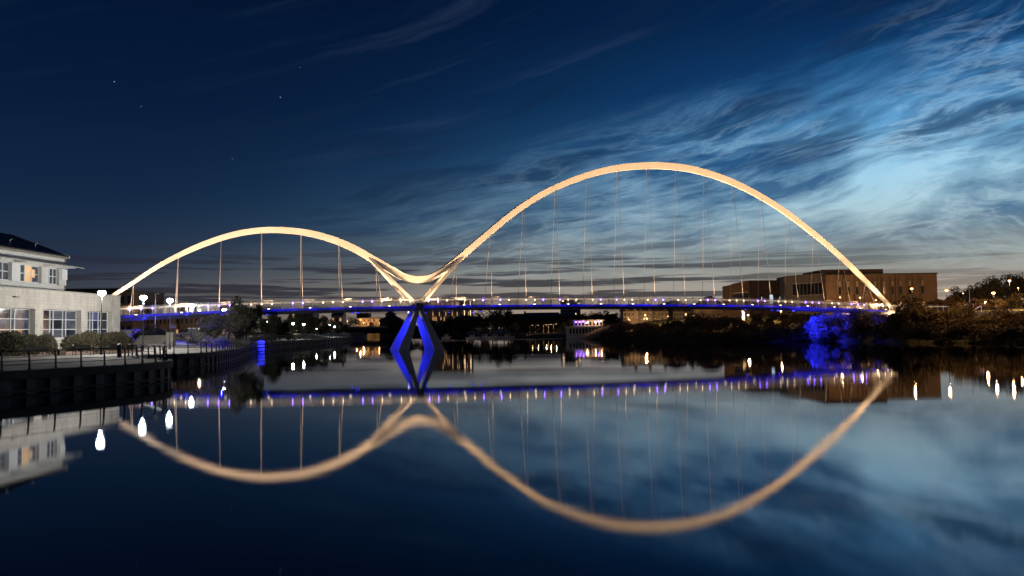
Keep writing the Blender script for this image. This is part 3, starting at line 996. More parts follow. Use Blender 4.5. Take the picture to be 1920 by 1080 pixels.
# blue-lit low shrubs on the bank of the promenade
for k_, (px, Y, zt, r) in enumerate(((372, 137, 4.0, 1.9), (392, 135, 3.9, 2.0), (410, 134, 3.4, 1.7), (432, 136, 3.1, 1.6))):
    x = ax_at(px, Y)
    tree(x, Y, left_z(quay_x(Y) - x, Y), zt, r, ('blue-lit ornamental shrub nearest the van', 'blue-lit ornamental shrub, second from the van', 'low blue-lit shrub below the broad tree', 'lowest blue-lit shrub at the right end of the row')[k_],
         LEAF_P, k_ + 1, 'blue-lit shrubs', 'shrub', n=1600, low=.0, leaf=.3, name='shrub')
# two added ground floods, unseen behind the railing, wash the verge blue
for k_, (fx, fy, tx, ty, tz, pw, an) in enumerate(((-43.0, 124.0, -48.0, 134.5, 1.3, 11000, 36), (-50.3, 139.5, -62, 150, 1.6, 7000, 50))):
    g_ = thing('added_ground_flood', (fx, fy, QZ), ('added blue ground floodlight by the railing before the shrubs', 'added blue ground floodlight at the verge before the van')[k_], 'floodlight', 'added ground floodlights')
    part('body', MB().obox((fx, fy), (.7, -.7), (.7, .7), .3, .22, QZ + .02, QZ + .3), BLACK_PAINT, g_)
    part('lens', MB().obox((fx - .13, fy + .13), (.7, .7), (-.7, .7), .24, .03, QZ + .08, QZ + .26), L_BLUEF, g_)
    spot((fx - .25, fy + .25, QZ + .3), (tx, ty, tz), pw, BLUE, R(an), g_, .9, .1)
# hedges
def hedge(a, b, depth, z0, z1, label, seed):
    a, b = Vector((*a, 0)), Vector((*b, 0))
    d = (b - a)
    L = d.length
    d.normalize()
    n_ = Vector((-d.y, d.x, 0))
    t_ = thing('hedge', (a.x, a.y, z0), label, 'hedge', 'hedges before the pale building')
    rg_ = random.Random(seed)
    v, f = [], []
    H = z1 - z0
    for i in range(15000):
        u = rg_.uniform(0, 1)
        th = rg_.uniform(-.15, math.pi * .75)
        bulge = 1 + .10 * math.sin(u * 17 + seed) + .08 * math.sin(u * 41)
        end = min(1, (u * L) / 1.4 + .35, ((1 - u) * L) / 1.4 + .35)
        rr_ = rg_.uniform(.86, 1.06) * bulge
        # super-ellipse section, front face and top
        ct, st2 = math.cos(th), math.sin(th)
        sx = math.copysign(abs(ct) ** .6, ct)
        sz = math.copysign(abs(st2) ** .6, st2)
        p = a + d * (u * L) + n_ * (depth / 2 - sx * depth / 2 * rr_ * end) + Vector((0, 0, z0 + max(.02, sz * H * rr_ * end)))
        q_ = Vector((rg_.gauss(0, 1), rg_.gauss(0, 1), rg_.gauss(.6, 1))).normalized()
        s_ = q_.orthogonal().normalized()
        Lf = rg_.uniform(.22, .5)
        k_ = len(v)
        v += [p, p + q_ * Lf * .5 + s_ * Lf * .16, p + q_ * Lf, p + q_ * Lf * .5 - s_ * Lf * .16]
        f.append((k_, k_ + 1, k_ + 2, k_ + 3))
    me = bpy.data.meshes.new('foliage')
    me.from_pydata([x - Vector((a.x, a.y, z0)) for x in v], [], f)
    me.materials.append(LEAF_H)
    link('foliage', me, t_)
    m_ = MB()
    m_.obox(((a.x + b.x) / 2 + n_.x * depth / 2, (a.y + b.y) / 2 + n_.y * depth / 2), (d.x, d.y), (n_.x, n_.y), L - 1.6, depth * .7, z0, z0 + H * .8)
    part('inner_branches', m_, MATS['tree_bark'], t_)
hedge((-62.5, 88.5), (-54.6, 101.0), 2.6, 1.75, 3.80, 'clipped hedge at the far left, in front of the wide window', 3)
hedge((-54.0, 102.0), (-49.2, 110.0), 2.6, 1.75, 3.72, 'clipped hedge with rounded end, before the pale building corner', 8)
# low brick kerb in front of the hedges
kw = thing('brick_kerb', (-58, 94.7, QZ), 'low red-brick planter kerb below the hedges', 'kerb')
a, b = Vector((-63.6, 88.0, 0)), Vector((-48.6, 110.2, 0))
d_ = (b - a).normalized()
n_ = Vector((-d_.y, d_.x, 0))
L = (b - a).length
for r_ in range(2):
    nb = int(L / .62)
    me0 = MB().obox((0, 0), (d_.x, d_.y), (n_.x, n_.y), .60, .30, 0, .165).mesh('brick', REDBRICK)
    for i in range(nb):
        p = a + d_ * (i * .62 + (.31 if r_ else 0))
        o = link('brick', me0, kw, (p.x + 58, p.y - 94.7, r_ * .172))

# ================================================================ promenade furniture
def bench(p, q, label):
    p, q = Vector((*p, QZ)), Vector((*q, QZ))
    d = (q - p).normalized()
    n_ = Vector((d.y, -d.x, 0))          # towards the river
    L = (q - p).length
    t_ = thing('bench', p, label, 'bench', 'promenade benches')
    c = (p + q) / 2
    for i in range(4):
        cc = c + n_ * (.10 + i * .13)
        part('seat_slat', MB().obox((cc.x, cc.y), (d.x, d.y), (n_.x, n_.y), L - .1, .11, QZ + .45, QZ + .49), BLACK_PAINT, t_)
    for i in range(4):
        cc = c - n_ * (.02 + i * .035)
        part('back_slat', MB().obox((cc.x, cc.y), (d.x, d.y), (n_.x, n_.y), L - .1, .04, QZ + .60 + i * .16, QZ + .73 + i * .16), BLACK_PAINT, t_)
    for e in (p + d * .06, q - d * .06):
        part('leg', MB().tube([e - n_ * .02, e - n_ * .02 + Vector((0, 0, .5)), e - n_ * .16 + Vector((0, 0, 1.16)), e - n_ * .05 + Vector((0, 0, 1.24)), e + n_ * .12 + Vector((0, 0, 1.12))], .035, 6), BLACK_PAINT, t_)
        part('leg', MB().tube([e + n_ * .5, e + n_ * .5 + Vector((0, 0, .66)), e + n_ * .42 + Vector((0, 0, .72)), e - n_ * .04 + Vector((0, 0, .70))], .035, 6), BLACK_PAINT, t_)
bench((-53.8, 92.2), (-52.6, 94.5), 'black slatted bench at the far left of the promenade')
bench((-50.0, 95.0), (-49.0, 97.2), 'black slatted bench between the litter bin and the nearest lamp')
bench((-48.0, 99.6), (-47.2, 101.4), 'black slatted bench just right of the nearest lamp')
lb = thing('litter_bin', (-53.6, 99.4, QZ), 'square dark litter bin against the hedge gap', 'litter bin')
part('body', MB().obox((-53.6, 99.4), (.55, .83), (-.83, .55), .75, .6, QZ, QZ + .62), BARK, lb)
part('lid', MB().obox((-53.6, 99.4), (.55, .83), (-.83, .55), .81, .66, QZ + .624, QZ + .7), BLACK_PAINT, lb)
bo = thing('bollard', (-40.9, 87.0, QZ), 'black domed bollard at the back of the lookout', 'bollard')
part('shaft', MB().lathe((-40.9, 87.0, QZ), [(.26, 0), (.24, .1), (.22, 1.15), (.25, 1.2), (.25, 1.26)], 12), BLACK_PAINT, bo)
part('dome', MB().lathe((-40.9, 87.0, QZ + 1.262), [(.25, 0), (.20, .08), (.1, .13), (.02, .15)], 12), GREY_STEEL, bo)
# stepped seats, pillar, kiosk
st_ = thing('terrace_steps', (ax_at(281, 140), 140, 2), 'pale stepped terrace seats behind the promenade lamps', 'steps')
for i in range(4):
    Y = 139 + i * .9
    part('step', MB().box(ax_at(252, 140), ax_at(310, 140), Y, Y + .86, 1.5, 2.35 + i * .42), GREYWALL, st_)
single('stone_pillar', MB().box(ax_at(311, 136), ax_at(324, 136), 136, 137.2, 1.5, 4.12), GREYWALL, 'plain square stone pillar at the end of the stepped terrace', 'pillar')
kk = thing('utility_kiosk', (ax_at(240, 150), 150, 2.6), 'low pale utility kiosk behind the corner of the pale building', 'kiosk')
part('wall', MB().box(ax_at(226, 150), ax_at(253, 150), 150, 152.5, 2.5, 4.5), WHITEWALL, kk)
part('roof', MB().box(ax_at(225, 150), ax_at(254.5, 150), 149.8, 152.7, 4.504, 4.72), GREYWALL, kk)
for k_, (px, Y, zt, r) in enumerate(((262, 147, 4.6, 1.5), (280, 147, 5.0, 2.0), (288, 149, 6.0, 1.9), (302, 147, 4.7, 1.6))):
    tree(ax_at(px, Y), Y, 2.7, zt, r, ('dark shrub beside the kiosk', 'dark shrub behind the stepped terrace', 'rounded dark bush rising behind the terrace shrubs', 'dark shrub behind the stone pillar')[k_],
         LEAF_D, k_ + 2, 'shrubs behind the terrace', 'shrub', n=1400, low=0, name='shrub', leaf=.3)

# parked van
def van():
    Y = 181.0
    x0 = ax_at(330.5, Y)
    z0 = left_z(quay_x(Y) - x0, Y)
    Lv, Wv = 4.9, 1.9
    t_ = thing('parked_van', (x0, Y, z0), 'white panel van with a roof rack parked by the blue-lit verge', 'van')
    prof = [(.05, .35), (.0, .75), (.15, .98), (1.05, 1.18), (1.75, 1.86), (2.1, 1.97), (4.7, 1.99), (4.88, 1.8), (4.9, .4), (4.7, .3), (.3, .3)]
    rings = [[(x0 + a_, Y + o, z0 + b_) for a_, b_ in prof] for o in (0, .06, Wv - .06, Wv)]
    for k_ in (0, 3):
        rings[k_] = [(x0 + 2.45 + (a_ - 2.45) * .985, Y + (0 if k_ == 0 else Wv), z0 + 1.1 + (b_ - 1.1) * .965) for a_, b_ in prof]
    part('body', MB().sweep(None, rings), WHITEWALL, t_)
    m_ = MB()
    q_ = [(1.22, 1.24), (1.80, 1.78), (2.45, 1.80), (2.45, 1.24)]
    m_.sweep(None, [[(x0 + a_, Y - .012, z0 + b_) for a_, b_ in q_], [(x0 + a_, Y + .02, z0 + b_) for a_, b_ in q_]])
    part('side_window', m_, GLASS, t_)
    m_ = MB()
    m_.hexa([(x0 + 1.06, Y + .15, z0 + 1.205), (x0 + 1.66, Y + .15, z0 + 1.79), (x0 + 1.66, Y + Wv - .15, z0 + 1.79), (x0 + 1.06, Y + Wv - .15, z0 + 1.205)],
            [(x0 + 1.03, Y + .15, z0 + 1.22), (x0 + 1.63, Y + .15, z0 + 1.81), (x0 + 1.63, Y + Wv - .15, z0 + 1.81), (x0 + 1.03, Y + Wv - .15, z0 + 1.22)])
    part('windscreen', m_, GLASS, t_)
    for wx in (.95, 3.95):
        for wy in (-.02, Wv - .2):
            wh = part('wheel', MB().tube([(x0 + wx, Y + wy, z0 + .34), (x0 + wx, Y + wy + .22, z0 + .34)], .34, 14), BLACK_PAINT, t_)
            part('hub_cap', MB().tube([(x0 + wx, Y + wy - .015, z0 + .34), (x0 + wx, Y + wy + .01, z0 + .34)], .18, 10), GREY_STEEL, wh)
    part('sill_strip', MB().box(x0 + 1.4, x0 + 3.5, Y - .02, Y + .01, z0 + .62, z0 + .72), BLACK_PAINT, t_)
    part('bumper', MB().box(x0 - .06, x0 + .14, Y + .05, Y + Wv - .05, z0 + .32, z0 + .6), BLACK_PAINT, t_)
    for oy in (.12, Wv - .45):
        part('headlight', MB().box(x0 - .01, x0 + .17, Y + oy, Y + oy + .33, z0 + .74, z0 + .92), GREY_STEEL, t_)
    for rx in (2.4, 3.4, 4.4):
        part('roof_bar', MB().box(x0 + rx, x0 + rx + .07, Y + .1, Y + Wv - .1, z0 + 1.992, z0 + 2.14), GREY_STEEL, t_)
van()

# ================================================================ the pale riverside building at the left
pb = thing('riverside_building', (-63, 110, 1.6), 'pale block-walled riverside building with white-framed windows and a dark roof', 'building')
WX = -63.0
OPEN = [(88.0, 97.0), (99.0, 110.3), (112.2, 122.1), (123.9, 131.5)]
ZT, ZH, ZS = 9.95, 7.42, 3.45
part('parapet_wall', MB().box(WX - .82, WX, 80, 134.2, ZH, ZT), BLOCK, pb)
part('sill_wall', MB().box(WX - .80, WX - .004, 80, 134.19, 1.5, ZS), BLOCK, pb)
edges = [80] + [e for o in OPEN for e in o] + [134.2]
for i in range(0, len(edges), 2):
    part('pier', MB().box(WX - .81, WX - .002, edges[i], edges[i + 1], ZS + .002, ZH - .002), BLOCK, pb)
part('coping', MB().box(WX - .95, WX + .08, 79.9, 134.3, ZT + .003, ZT + .14), CONC, pb)
part('end_wall', MB().box(-90, WX - .83, 133.4, 134.18, 1.5, ZT), BLOCK, pb)
part('flat_roof', MB().box(-90, WX - .83, 80, 133.39, 9.5, 9.75), ROOFM, pb)
part('inner_wall', MB().box(-66.5, -66.3, 80, 133.3, 1.5, 9.4), GREYWALL, pb)
rw = random.Random(5)
for (y0, y1) in OPEN:
    w_ = link('window', None, pb, (0, 0, 0))
    gx = WX - .80
    wd = y1 - y0
    n_col = 3
    cols = [y0 + wd * k_ / n_col for k_ in range(n_col + 1)]
    rows = [ZS, ZS + 1.25, ZS + 2.62, ZH]
    part('head_frame', MB().box(gx - .05, gx + .07, y0, y1, ZH - .12, ZH - .004), TRIM, w_)
    part('sill', MB().box(gx - .05, WX + .05, y0 + .004, y1 - .004, ZS + .003, ZS + .1), TRIM, w_)
    for k_ in range(n_col + 1):
        yy = [cols[k_] + .05] if k_ == 0 else [cols[k_] - .05] if k_ == n_col else [cols[k_] - .42, cols[k_] + .42]
        for y_ in yy:
            part('mullion', MB().box(gx - .06, gx + .09, y_ - .075, y_ + .075, ZS + .1, ZH - .12), TRIM, w_)
    for z_ in rows[1:-1]:
        part('transom', MB().box(gx - .04, gx + .06, y0, y1, z_ - .05, z_ + .05), TRIM, w_)
    for k_ in range(n_col):
        for j in range(3):
            part('pane', MB().box(gx - .03, gx - .004, cols[k_] + .1, cols[k_ + 1] - .1, rows[j] + .05, rows[j + 1] - .05), GLASS_C if rw.random() < .35 else GLASS, w_)
# warm reflection in one far-left pane, painted as a glowing patch
part('painted_reflection', MB().box(WX - .79, WX - .785, 100.2, 101.6, 5.3, 5.9), LITWARM, pb)
# upper storey
UX = -66.0
part('upper_wall_base', MB().box(UX - .5, UX, 80, 123, 9.76, 11.15), CLAD, pb)
part('upper_wall_head', MB().box(UX - .5, UX, 80, 123, 13.55, 15.1), CLAD, pb)
UO = [(92.5, 97.5), (99, 104), (105.6, 109.6), (111.5, 116.5), (118.2, 121.1)]
edges = [80] + [e for o in UO for e in o] + [123]
for i in range(0, len(edges), 2):
    part('upper_pier', MB().box(UX - .5, UX + .25, edges[i], edges[i + 1] - (.003 if i + 2 < len(edges) else 0), 11.154, 13.546), TRIM if i < 8 else CLAD, pb)
part('upper_end_wall', MB().box(-86, UX - .51, 122.5, 122.99, 9.76, 15.1), CLAD, pb)
for wi, (y0, y1) in enumerate(UO):
    w_ = link('upper_window', None, pb, (0, 0, 0))
    gx = UX - .25
    cols = [y0 + (y1 - y0) * k_ / 3 for k_ in range(4)]
    for k_ in range(4):
        part('mullion', MB().box(gx - .05, gx + .08, cols[k_] - .08, cols[k_] + .08, 11.16, 13.54), TRIM, w_)
    for z_ in (11.22, 12.35, 13.48):
        part('transom', MB().box(gx - .04, gx + .06, y0, y1, z_ - .06, z_ + .06), TRIM, w_)
    for k_ in range(3):
        for j, (za, zb_) in enumerate(((11.26, 12.3), (12.4, 13.44))):
            mt_ = GLASS_C
            if wi == 3 and k_ == 1: mt_ = LITWARM
            part('pane', MB().box(gx - .03, gx - .004, cols[k_] + .06, cols[k_ + 1] - .06, za, zb_), mt_, w_)
part('lit_blind', MB().box(UX - .249, UX - .245, 115.0, 115.75, 11.9, 13.0), LITWARM, pb)
part('vent_box', MB().box(UX + .001, UX + .5, 121.4, 122.8, 12.0, 13.5), TRIM, pb)
# canopy of thin slats over the upper windows
cn = link('canopy', None, pb, (0, 0, 0))
for k_ in range(7):
    o = .05 + k_ * .27
    part('slat', MB().hexa if False else MB().box(UX + o, UX + o + .2, 80, 124.2 + o * .5, 14.25 - k_ * .075, 14.31 - k_ * .075), CLAD, cn)
for y_ in (98.2, 104.8, 110.5, 117.4, 122.6):
    m_ = MB()
    m_.hexa([(UX + .002, y_ - .05, 13.62), (UX + 1.85, y_ - .05, 13.66), (UX + 1.85, y_ + .05, 13.66), (UX + .002, y_ + .05, 13.62)],
            [(UX + .002, y_ - .05, 14.2), (UX + 1.85, y_ - .05, 13.74), (UX + 1.85, y_ + .05, 13.74), (UX + .002, y_ + .05, 14.2)])
    part('bracket', m_, TRIM, cn)
part('eaves_gutter', MB().box(UX - .1, UX + .30, 80, 123.3, 15.104, 15.36), GREYWALL, pb)
m_ = MB()
m_.hexa([(UX + .35, 80, 15.37), (UX + .35, 123.5, 15.37), (-74.5, 123.5, 18.75), (-74.5, 80, 18.75)], [(UX + .35, 80, 15.52), (UX + .35, 123.5, 15.52), (-74.5, 123.5, 18.93), (-74.5, 80, 18.93)])
rf = part('roof', m_, ROOFM, pb)
m_ = MB()
m_.hexa([(-74.51, 80, 18.75), (-74.51, 123.5, 18.75), (-85, 123.5, 15.0), (-85, 80, 15.0)], [(-74.51, 80, 18.93), (-74.51, 123.5, 18.93), (-85, 123.5, 15.2), (-85, 80, 15.2)])
part('roof_back', m_, ROOFM, pb)
m_ = MB()
m_.hexa([(UX + .36, 123.51, 15.2), (UX + .36, 123.75, 15.2), (-74.6, 123.75, 18.6), (-74.6, 123.51, 18.6)], [(UX + .36, 123.51, 15.62), (UX + .36, 123.75, 15.62), (-74.6, 123.75, 19.05), (-74.6, 123.51, 19.05)])
part('verge_board', m_, CLAD, rf)
m_ = MB()
m_.poly([(UX, 122.6, 15.1), (-74.5, 122.6, 18.7), (-83, 122.6, 15.6), (-83, 122.6, 15.1)])
m_.poly([(UX, 122.9, 15.1), (-83, 122.9, 15.1), (-83, 122.9, 15.6), (-74.5, 122.9, 18.7)])
part('gable_wall', m_, CLAD, pb)
for y_ in (112.5, 118.5):
    part('roof_hook', MB().tube([(UX - 1.8, y_, 16.2), (UX - 1.8, y_, 16.9), (UX - 1.5, y_, 17.0)], .05, 5), TRIM, rf)
part('downpipe', MB().tube([(UX + .12, 122.9, 9.8), (UX + .12, 122.9, 15.1)], .09, 6), GREYWALL, pb)
# wall lamp bracket, unlit
part('wall_fitting', MB().obox((WX + .25, 105.6), (0, 1), (1, 0), .9, .35, 8.75, 8.9), BLACK_PAINT, pb)

# ================================================================ buildings further off
def block(name, label, px0, px1, Y, depth, z0, z1, wall, rows=0, cols=0, win=None, lit=0.0, litm=None, roof=None, ww=.55, wh=.6, seed=1, yaw=0.0, cat='building', zlo=None, proud=.05, group=None):
    x0, x1 = ax_at(px0, Y), ax_at(px1, Y)
    cx_ = (x0 + x1) / 2
    ax = (math.cos(yaw), math.sin(yaw))
    ay = (-math.sin(yaw), math.cos(yaw))
    W = (x1 - x0) / max(.5, math.cos(yaw))
    c = (cx_ + ay[0] * depth / 2, Y + ay[1] * depth / 2)
    t_ = thing(name, (cx_, Y, z0), label, cat, group)
    part('wall', MB().obox(c, ax, ay, W, depth, z0 - 3, z1), wall, t_)
    part('roof', MB().obox(c, ax, ay, W + .5, depth + .5, z1 + .003, z1 + .35), roof or ROOFM, t_)
    rr_ = random.Random(seed)
    if rows:
        zl = z0 if zlo is None else zlo
        dh = (z1 - zl - .4) / rows
        dw = W / cols
        for r_ in range(rows):
            for k_ in range(cols):
                u = -W / 2 + dw * (k_ + .5)
                zc = zl + dh * (r_ + .55)
                p = (cx_ + ax[0] * u - ay[0] * proud * .5, Y + ax[1] * u - ay[1] * proud * .5)
                mt_ = (litm or LITWARM) if rr_.random() < lit else (win or GLASS)
                part('window', MB().obox(p, ax, ay, dw * ww, proud + .1, zc - dh * wh / 2, zc + dh * wh / 2), mt_, t_)
    return t_
def pitched(name, label, px0, px1, Y, depth, z0, ze, zr, wall, roofm, rows=1, cols=3, lit=.2, seed=1, ridge='x', dormers=0, chimney=True, litm=None, group=None):
    t_ = block(name, label, px0, px1, Y, depth, z0, ze, wall, rows, cols, None, lit, litm, roofm, .5, .5, seed, group=group)
    x0, x1 = ax_at(px0, Y) - .3, ax_at(px1, Y) + .3
    ya, yb = Y - .4, Y + depth + .4
    m_ = MB()
    z_ = ze + .36
    if ridge == 'x':
        ym = (ya + yb) / 2
        m_.v += [(x0, ya, z_), (x1, ya, z_), (x1, yb, z_), (x0, yb, z_), (x0, ym, zr), (x1, ym, zr)]
        m_.f += [(0, 1, 5, 4), (2, 3, 4, 5), (0, 4, 3), (1, 2, 5), (3, 2, 1, 0)]
    elif ridge == 'y':
        xm = (x0 + x1) / 2
        m_.v += [(x0, ya, z_), (x1, ya, z_), (x1, yb, z_), (x0, yb, z_), (xm, ya, zr), (xm, yb, zr)]
        m_.f += [(0, 1, 4), (1, 2, 5, 4), (2, 3, 5), (3, 0, 4, 5), (3, 2, 1, 0)]
    else:
        xm, ym = (x0 + x1) / 2, (ya + yb) / 2
        m_.v += [(x0, ya, z_), (x1, ya, z_), (x1, yb, z_), (x0, yb, z_), (xm, ym, zr)]
        m_.f += [(0, 1, 4), (1, 2, 4), (2, 3, 4), (3, 0, 4), (3, 2, 1, 0)]
    rf_ = part('pitched_roof', m_, roofm, t_)
    for k_ in range(dormers):
        x = x0 + (x1 - x0) * (k_ + .5) / dormers
        dm = part('dormer', MB().box(x - .42, x + .42, ya + .5, ya + 2.5, z_ + .2, z_ + (zr - z_) * .6), wall, rf_)
    if chimney and ridge == 'x':
        x = x0 + (x1 - x0) * .85
        part('chimney', MB().box(x - .5, x + .5, (ya + yb) / 2 - .4, (ya + yb) / 2 + .4, zr - .6, zr + 1.3), BRICK_D, rf_)
    return t_
# brick offices behind the left end of the bridge
block('brick_office', 'tall brick office end with a window just right of the pale building', 222, 249, 226, 20, 2.6, z_of(546, 235, 226), BRICK_O, 3, 2, seed=4, ww=.55, wh=.5)
block('brick_office', 'long brown office block seen under the left end of the bridge deck', 249.6, 336, 232, 18, 2.6, z_of(572, 290, 232), BRICK, 3, 11, lit=.10, litm=LITWARM, seed=9, ww=.42, wh=.42)
block('brick_office', 'brick office wing behind the parked van', 336.6, 372, 230, 16, 2.6, z_of(571, 350, 230), BRICK_O, 3, 4, seed=12, ww=.4, wh=.45)
block('brick_office', 'low grey office behind the broad riverside tree', 372.6, 424, 236, 15, 2.6, z_of(573, 400, 236), GREYWALL, 3, 6, lit=.15, seed=15, ww=.5, wh=.5)
block('brick_office', 'dark flat-roofed block far behind the leftmost lamp', 118, 221, 330, 20, 2.6, z_of(543, 170, 330), BRICK_D, 2, 6, seed=17)
# town beyond the trees, left of the pier
block('town_building', 'dim flat-roofed town block left of the orange-lit gable', 541, 586, 420, 14, 3, z_of(584, 560, 420), GREYWALL, 3, 8, lit=.06, seed=22)
pitched('town_house', 'house with an orange-lit gable just under the deck left of the pier', 621, 641, 430, 10, 3, z_of(592, 630, 430), z_of(585, 630, 430), CREAM, SLATE, 2, 3, .5, 23)
block('town_building', 'dark flat-roofed block above the floodlit cream building', 668, 690, 560, 12, 3, z_of(588, 680, 560), BRICK_D, 3, 4, seed=24)
block('cream_building', 'long cream building floodlit orange beyond the low road bridge', 666, 714, 500, 14, 4, z_of(596.5, 690, 500), CREAM, 3, 13, lit=.25, litm=LITWARM, seed=25, ww=.42, wh=.5)
pitched('pyramid_roof_house', 'dark building with a broad pyramid roof left of the pier legs', 711, 749, 470, 18, 3, z_of(601, 730, 470), z_of(587.5, 730, 470), BRICK_D, SLATE, 2, 6, .0, 26, 'p', chimney=False)
pitched('town_house', 'house with a pale pointed gable above the pyramid roof', 722, 739, 540, 8, 3, z_of(590, 730, 540), z_of(582.5, 730, 540), WHITEWALL, SLATE, 1, 2, .0, 27, 'y')
# low road bridge
rbx0, rbx1, RY = ax_at(628, 452), ax_at(738, 452), 452
rb = thing('road_bridge', ((rbx0 + rbx1) / 2, RY, 0), 'low dark road bridge far upstream with one grey pier', 'road bridge')
part('deck', MB().box(rbx0, rbx1, RY, RY + 12, 2.7, 4.9), DCONC, rb)
part('parapet', MB().box(rbx0, rbx1, RY - .2, RY + .2, 4.904, 5.9), CREAM, rb)
part('pier', MB().box(ax_at(655, RY), ax_at(682, RY), RY - 1, RY + 12, -1, 2.69), CONC, rb)
part('underbeam', MB().box(rbx0, rbx1, RY + 3, RY + 9, 2.0, 2.69), DCONC, rb)
# fin-faced apartment block right of the pier
ap = thing('apartment_block', (ax_at(838, 520), 520, 2), 'warm-lit apartment block with vertical pale fins right of the pier', 'building')
x0, x1 = ax_at(790, 520), ax_at(884, 520)
zt = z_of(562, 838, 520)
part('wall', MB().box(x0, x1, 520, 536, 0, zt), GREYWALL, ap)
rr_ = random.Random(31)
nf = 31
for k_ in range(nf):
    x = x0 + (x1 - x0) * (k_ + .5) / nf
    part('fin', MB().box(x - .20, x + .20, 519.3, 519.99, 2, zt + .2), CREAM, ap)
for r_ in range(6):
    for k_ in range(nf - 1):
        if rr_.random() < .6:
            x = x0 + (x1 - x0) * (k_ + 1) / nf
            z_ = 3 + r_ * (zt - 4) / 6
            q = rr_.random()
            part('window', MB().box(x - .24, x + .24, 519.85, 519.98, z_, z_ + (zt - 4) / 6 * .8), LITWARM if q < .32 else GLASS, ap)
part('roof', MB().box(x0 - .3, x1 + .3, 519.2, 536.5, zt + .203, zt + .7), ROOFM, ap)
for k_, px in enumerate((870.5, 881.5)):
    x = ax_at(px, 520)
    part('lit_strip', MB().box(x - .18, x + .18, 519.1, 519.28, 6, zt - 1), LITBRIGHT, ap)
# tower block and houses
block('tower_block', 'tall pale tower block behind the bridge deck, right of centre', 1052, 1088, 700, 16, 3, z_of(561, 1070, 700), GREYWALL, 11, 6, lit=.12, litm=LITBRIGHT, seed=41, ww=.6, wh=.5)
for k_, (a_, b_, yt, ye, Y, lb) in enumerate(((960, 987, 588, 594, 450, 'dark house roof left of the two barn-like roofs in the centre'), (985, 1048, 586, 594, 455, 'long dark roof between the centre trees and the tower block'), (1049, 1078, 587.5, 595, 440, 'dark roof directly below the tower block'))):
    pitched('dark_roofed_house', lb, a_, b_, Y, 12, 3, z_of(ye, a_, Y), z_of(yt, a_, Y), BRICK_D, SLATE, 1, 4, .0, 50 + k_, 'x', chimney=k_ == 0)
# white pavilion on the far bank
pv = thing('pavilion', (ax_at(1098, 300), 300, 1.2), 'white two-storey pavilion with columns on the far bank', 'pavilion')
x0, x1 = ax_at(1064, 300), ax_at(1131, 300)
part('lower_wall', MB().box(x0, x1, 301.5, 312, 0, 4.0), WHITEWALL, pv)
part('balcony', MB().box(x0 - .5, x1 + .3, 299.6, 312.4, 4.003, 4.35), WHITEWALL, pv)
for k_ in range(11):
    x = x0 + (x1 - x0) * (k_ + .3) / 11
    part('column', MB().box(x - .2, x + .2, 300, 300.4, 1.1, 4.0), WHITEWALL, pv)
    part('window', MB().box(x + .3, x + .95, 301.42, 301.49, 1.7, 3.6), GLASS, pv)
ux0 = ax_at(1077, 300)
part('upper_wall', MB().box(ux0, x1, 303, 311, 4.353, 6.3), WHITEWALL, pv)
part('roof', MB().box(ux0 - .8, x1 + .5, 301.2, 312, 6.304, 6.65), CREAM, pv)
for k_ in range(8):
    x = ux0 + (x1 - ux0) * (k_ + .5) / 8
    part('upper_window', MB().box(x - .35, x + .35, 302.92, 302.99, 4.6, 6.0), GLASS, pv)
for k_, (px, py) in enumerate(((1079, 604), (1086, 604), (1092.5, 603), (1101, 604), (1116, 605), (1121, 603))):
    c = (ax_at(px, 302.4), 302.4, z_of(py, px, 302.4))
    part('balcony_light', MB().lathe(c, [(.03, -.16), (.15, -.1), (.15, .1), (.03, .16)], 6), L_VIO if k_ in (0, 1, 2, 5) else L_FLOOD, pv)
for px, py in ((1099, 605.5), (1115, 603.5), (1126, 602.5)):
    c = (ax_at(px, 300.5), 300.5, z_of(py, px, 300.5))
    part('wall_lamp', MB().lathe(c, [(.03, -.18), (.18, -.1), (.18, .1), (.03, .18)], 6), L_FLOOD, pv)
    point((c[0], 300.0, c[2] - .3), 140, SOD, pv, .15)
em = MB()
em.v += [(23.2, 286, -.2), (30.5, 276, -.2), (36.5, 284, 4.6), (33.6, 299, 4.4), (25.0, 299, 1.3), (30.5, 286, 2.6)]
em.f += [(0, 1, 5), (1, 2, 5), (2, 3, 5), (3, 4, 5), (4, 0, 5)]
struct('embankment', em, mat('sandy_embankment', (.30, .21, .13), .9, var=.25, bump=.4), False)
# terrace of houses behind the right bank
TE = [(1168, 1196), (1196.4, 1223), (1223.4, 1252), (1262, 1282), (1282.4, 1302)]
for k_, (a_, b_) in enumerate(TE):
    Y = 322 + k_ * 3
    pitched('terrace_house', ('left end terraced house above the dark right bank', 'second terraced house from the left above the bank', 'third terraced house, left of the gap in the row', 'fourth terraced house, right of the gap in the row', 'last terraced house before the tall bank tree')[k_],
            a_, b_, Y, 9, 6.0, z_of(584, a_, Y), z_of(575.5, a_, Y), GREYWALL, SLATE, 2, 4, .06, 60 + k_, 'x', 2, True, LITBRIGHT, 'terraced houses')
block('long_hall', 'plain pale wall of a long low hall under the deck at right', 1303, 1372, 330, 10, 6, z_of(577, 1330, 330), CREAM, 0, 0)
for k_, (a_, b_, ya_, yb_) in enumerate(((1245, 1285, 563, 571), (1315, 1352, 555, 570))):
    pitched('gabled_house', ('dark low-gabled roof just above the deck, left of the tall one', 'dark gabled roof rising above the deck left of the grey blocks')[k_], a_, b_, 380, 12, 6, z_of(yb_, a_, 380), z_of(ya_, a_, 380), BRICK_D, SLATE, 1, 3, 0, 70 + k_, 'y')

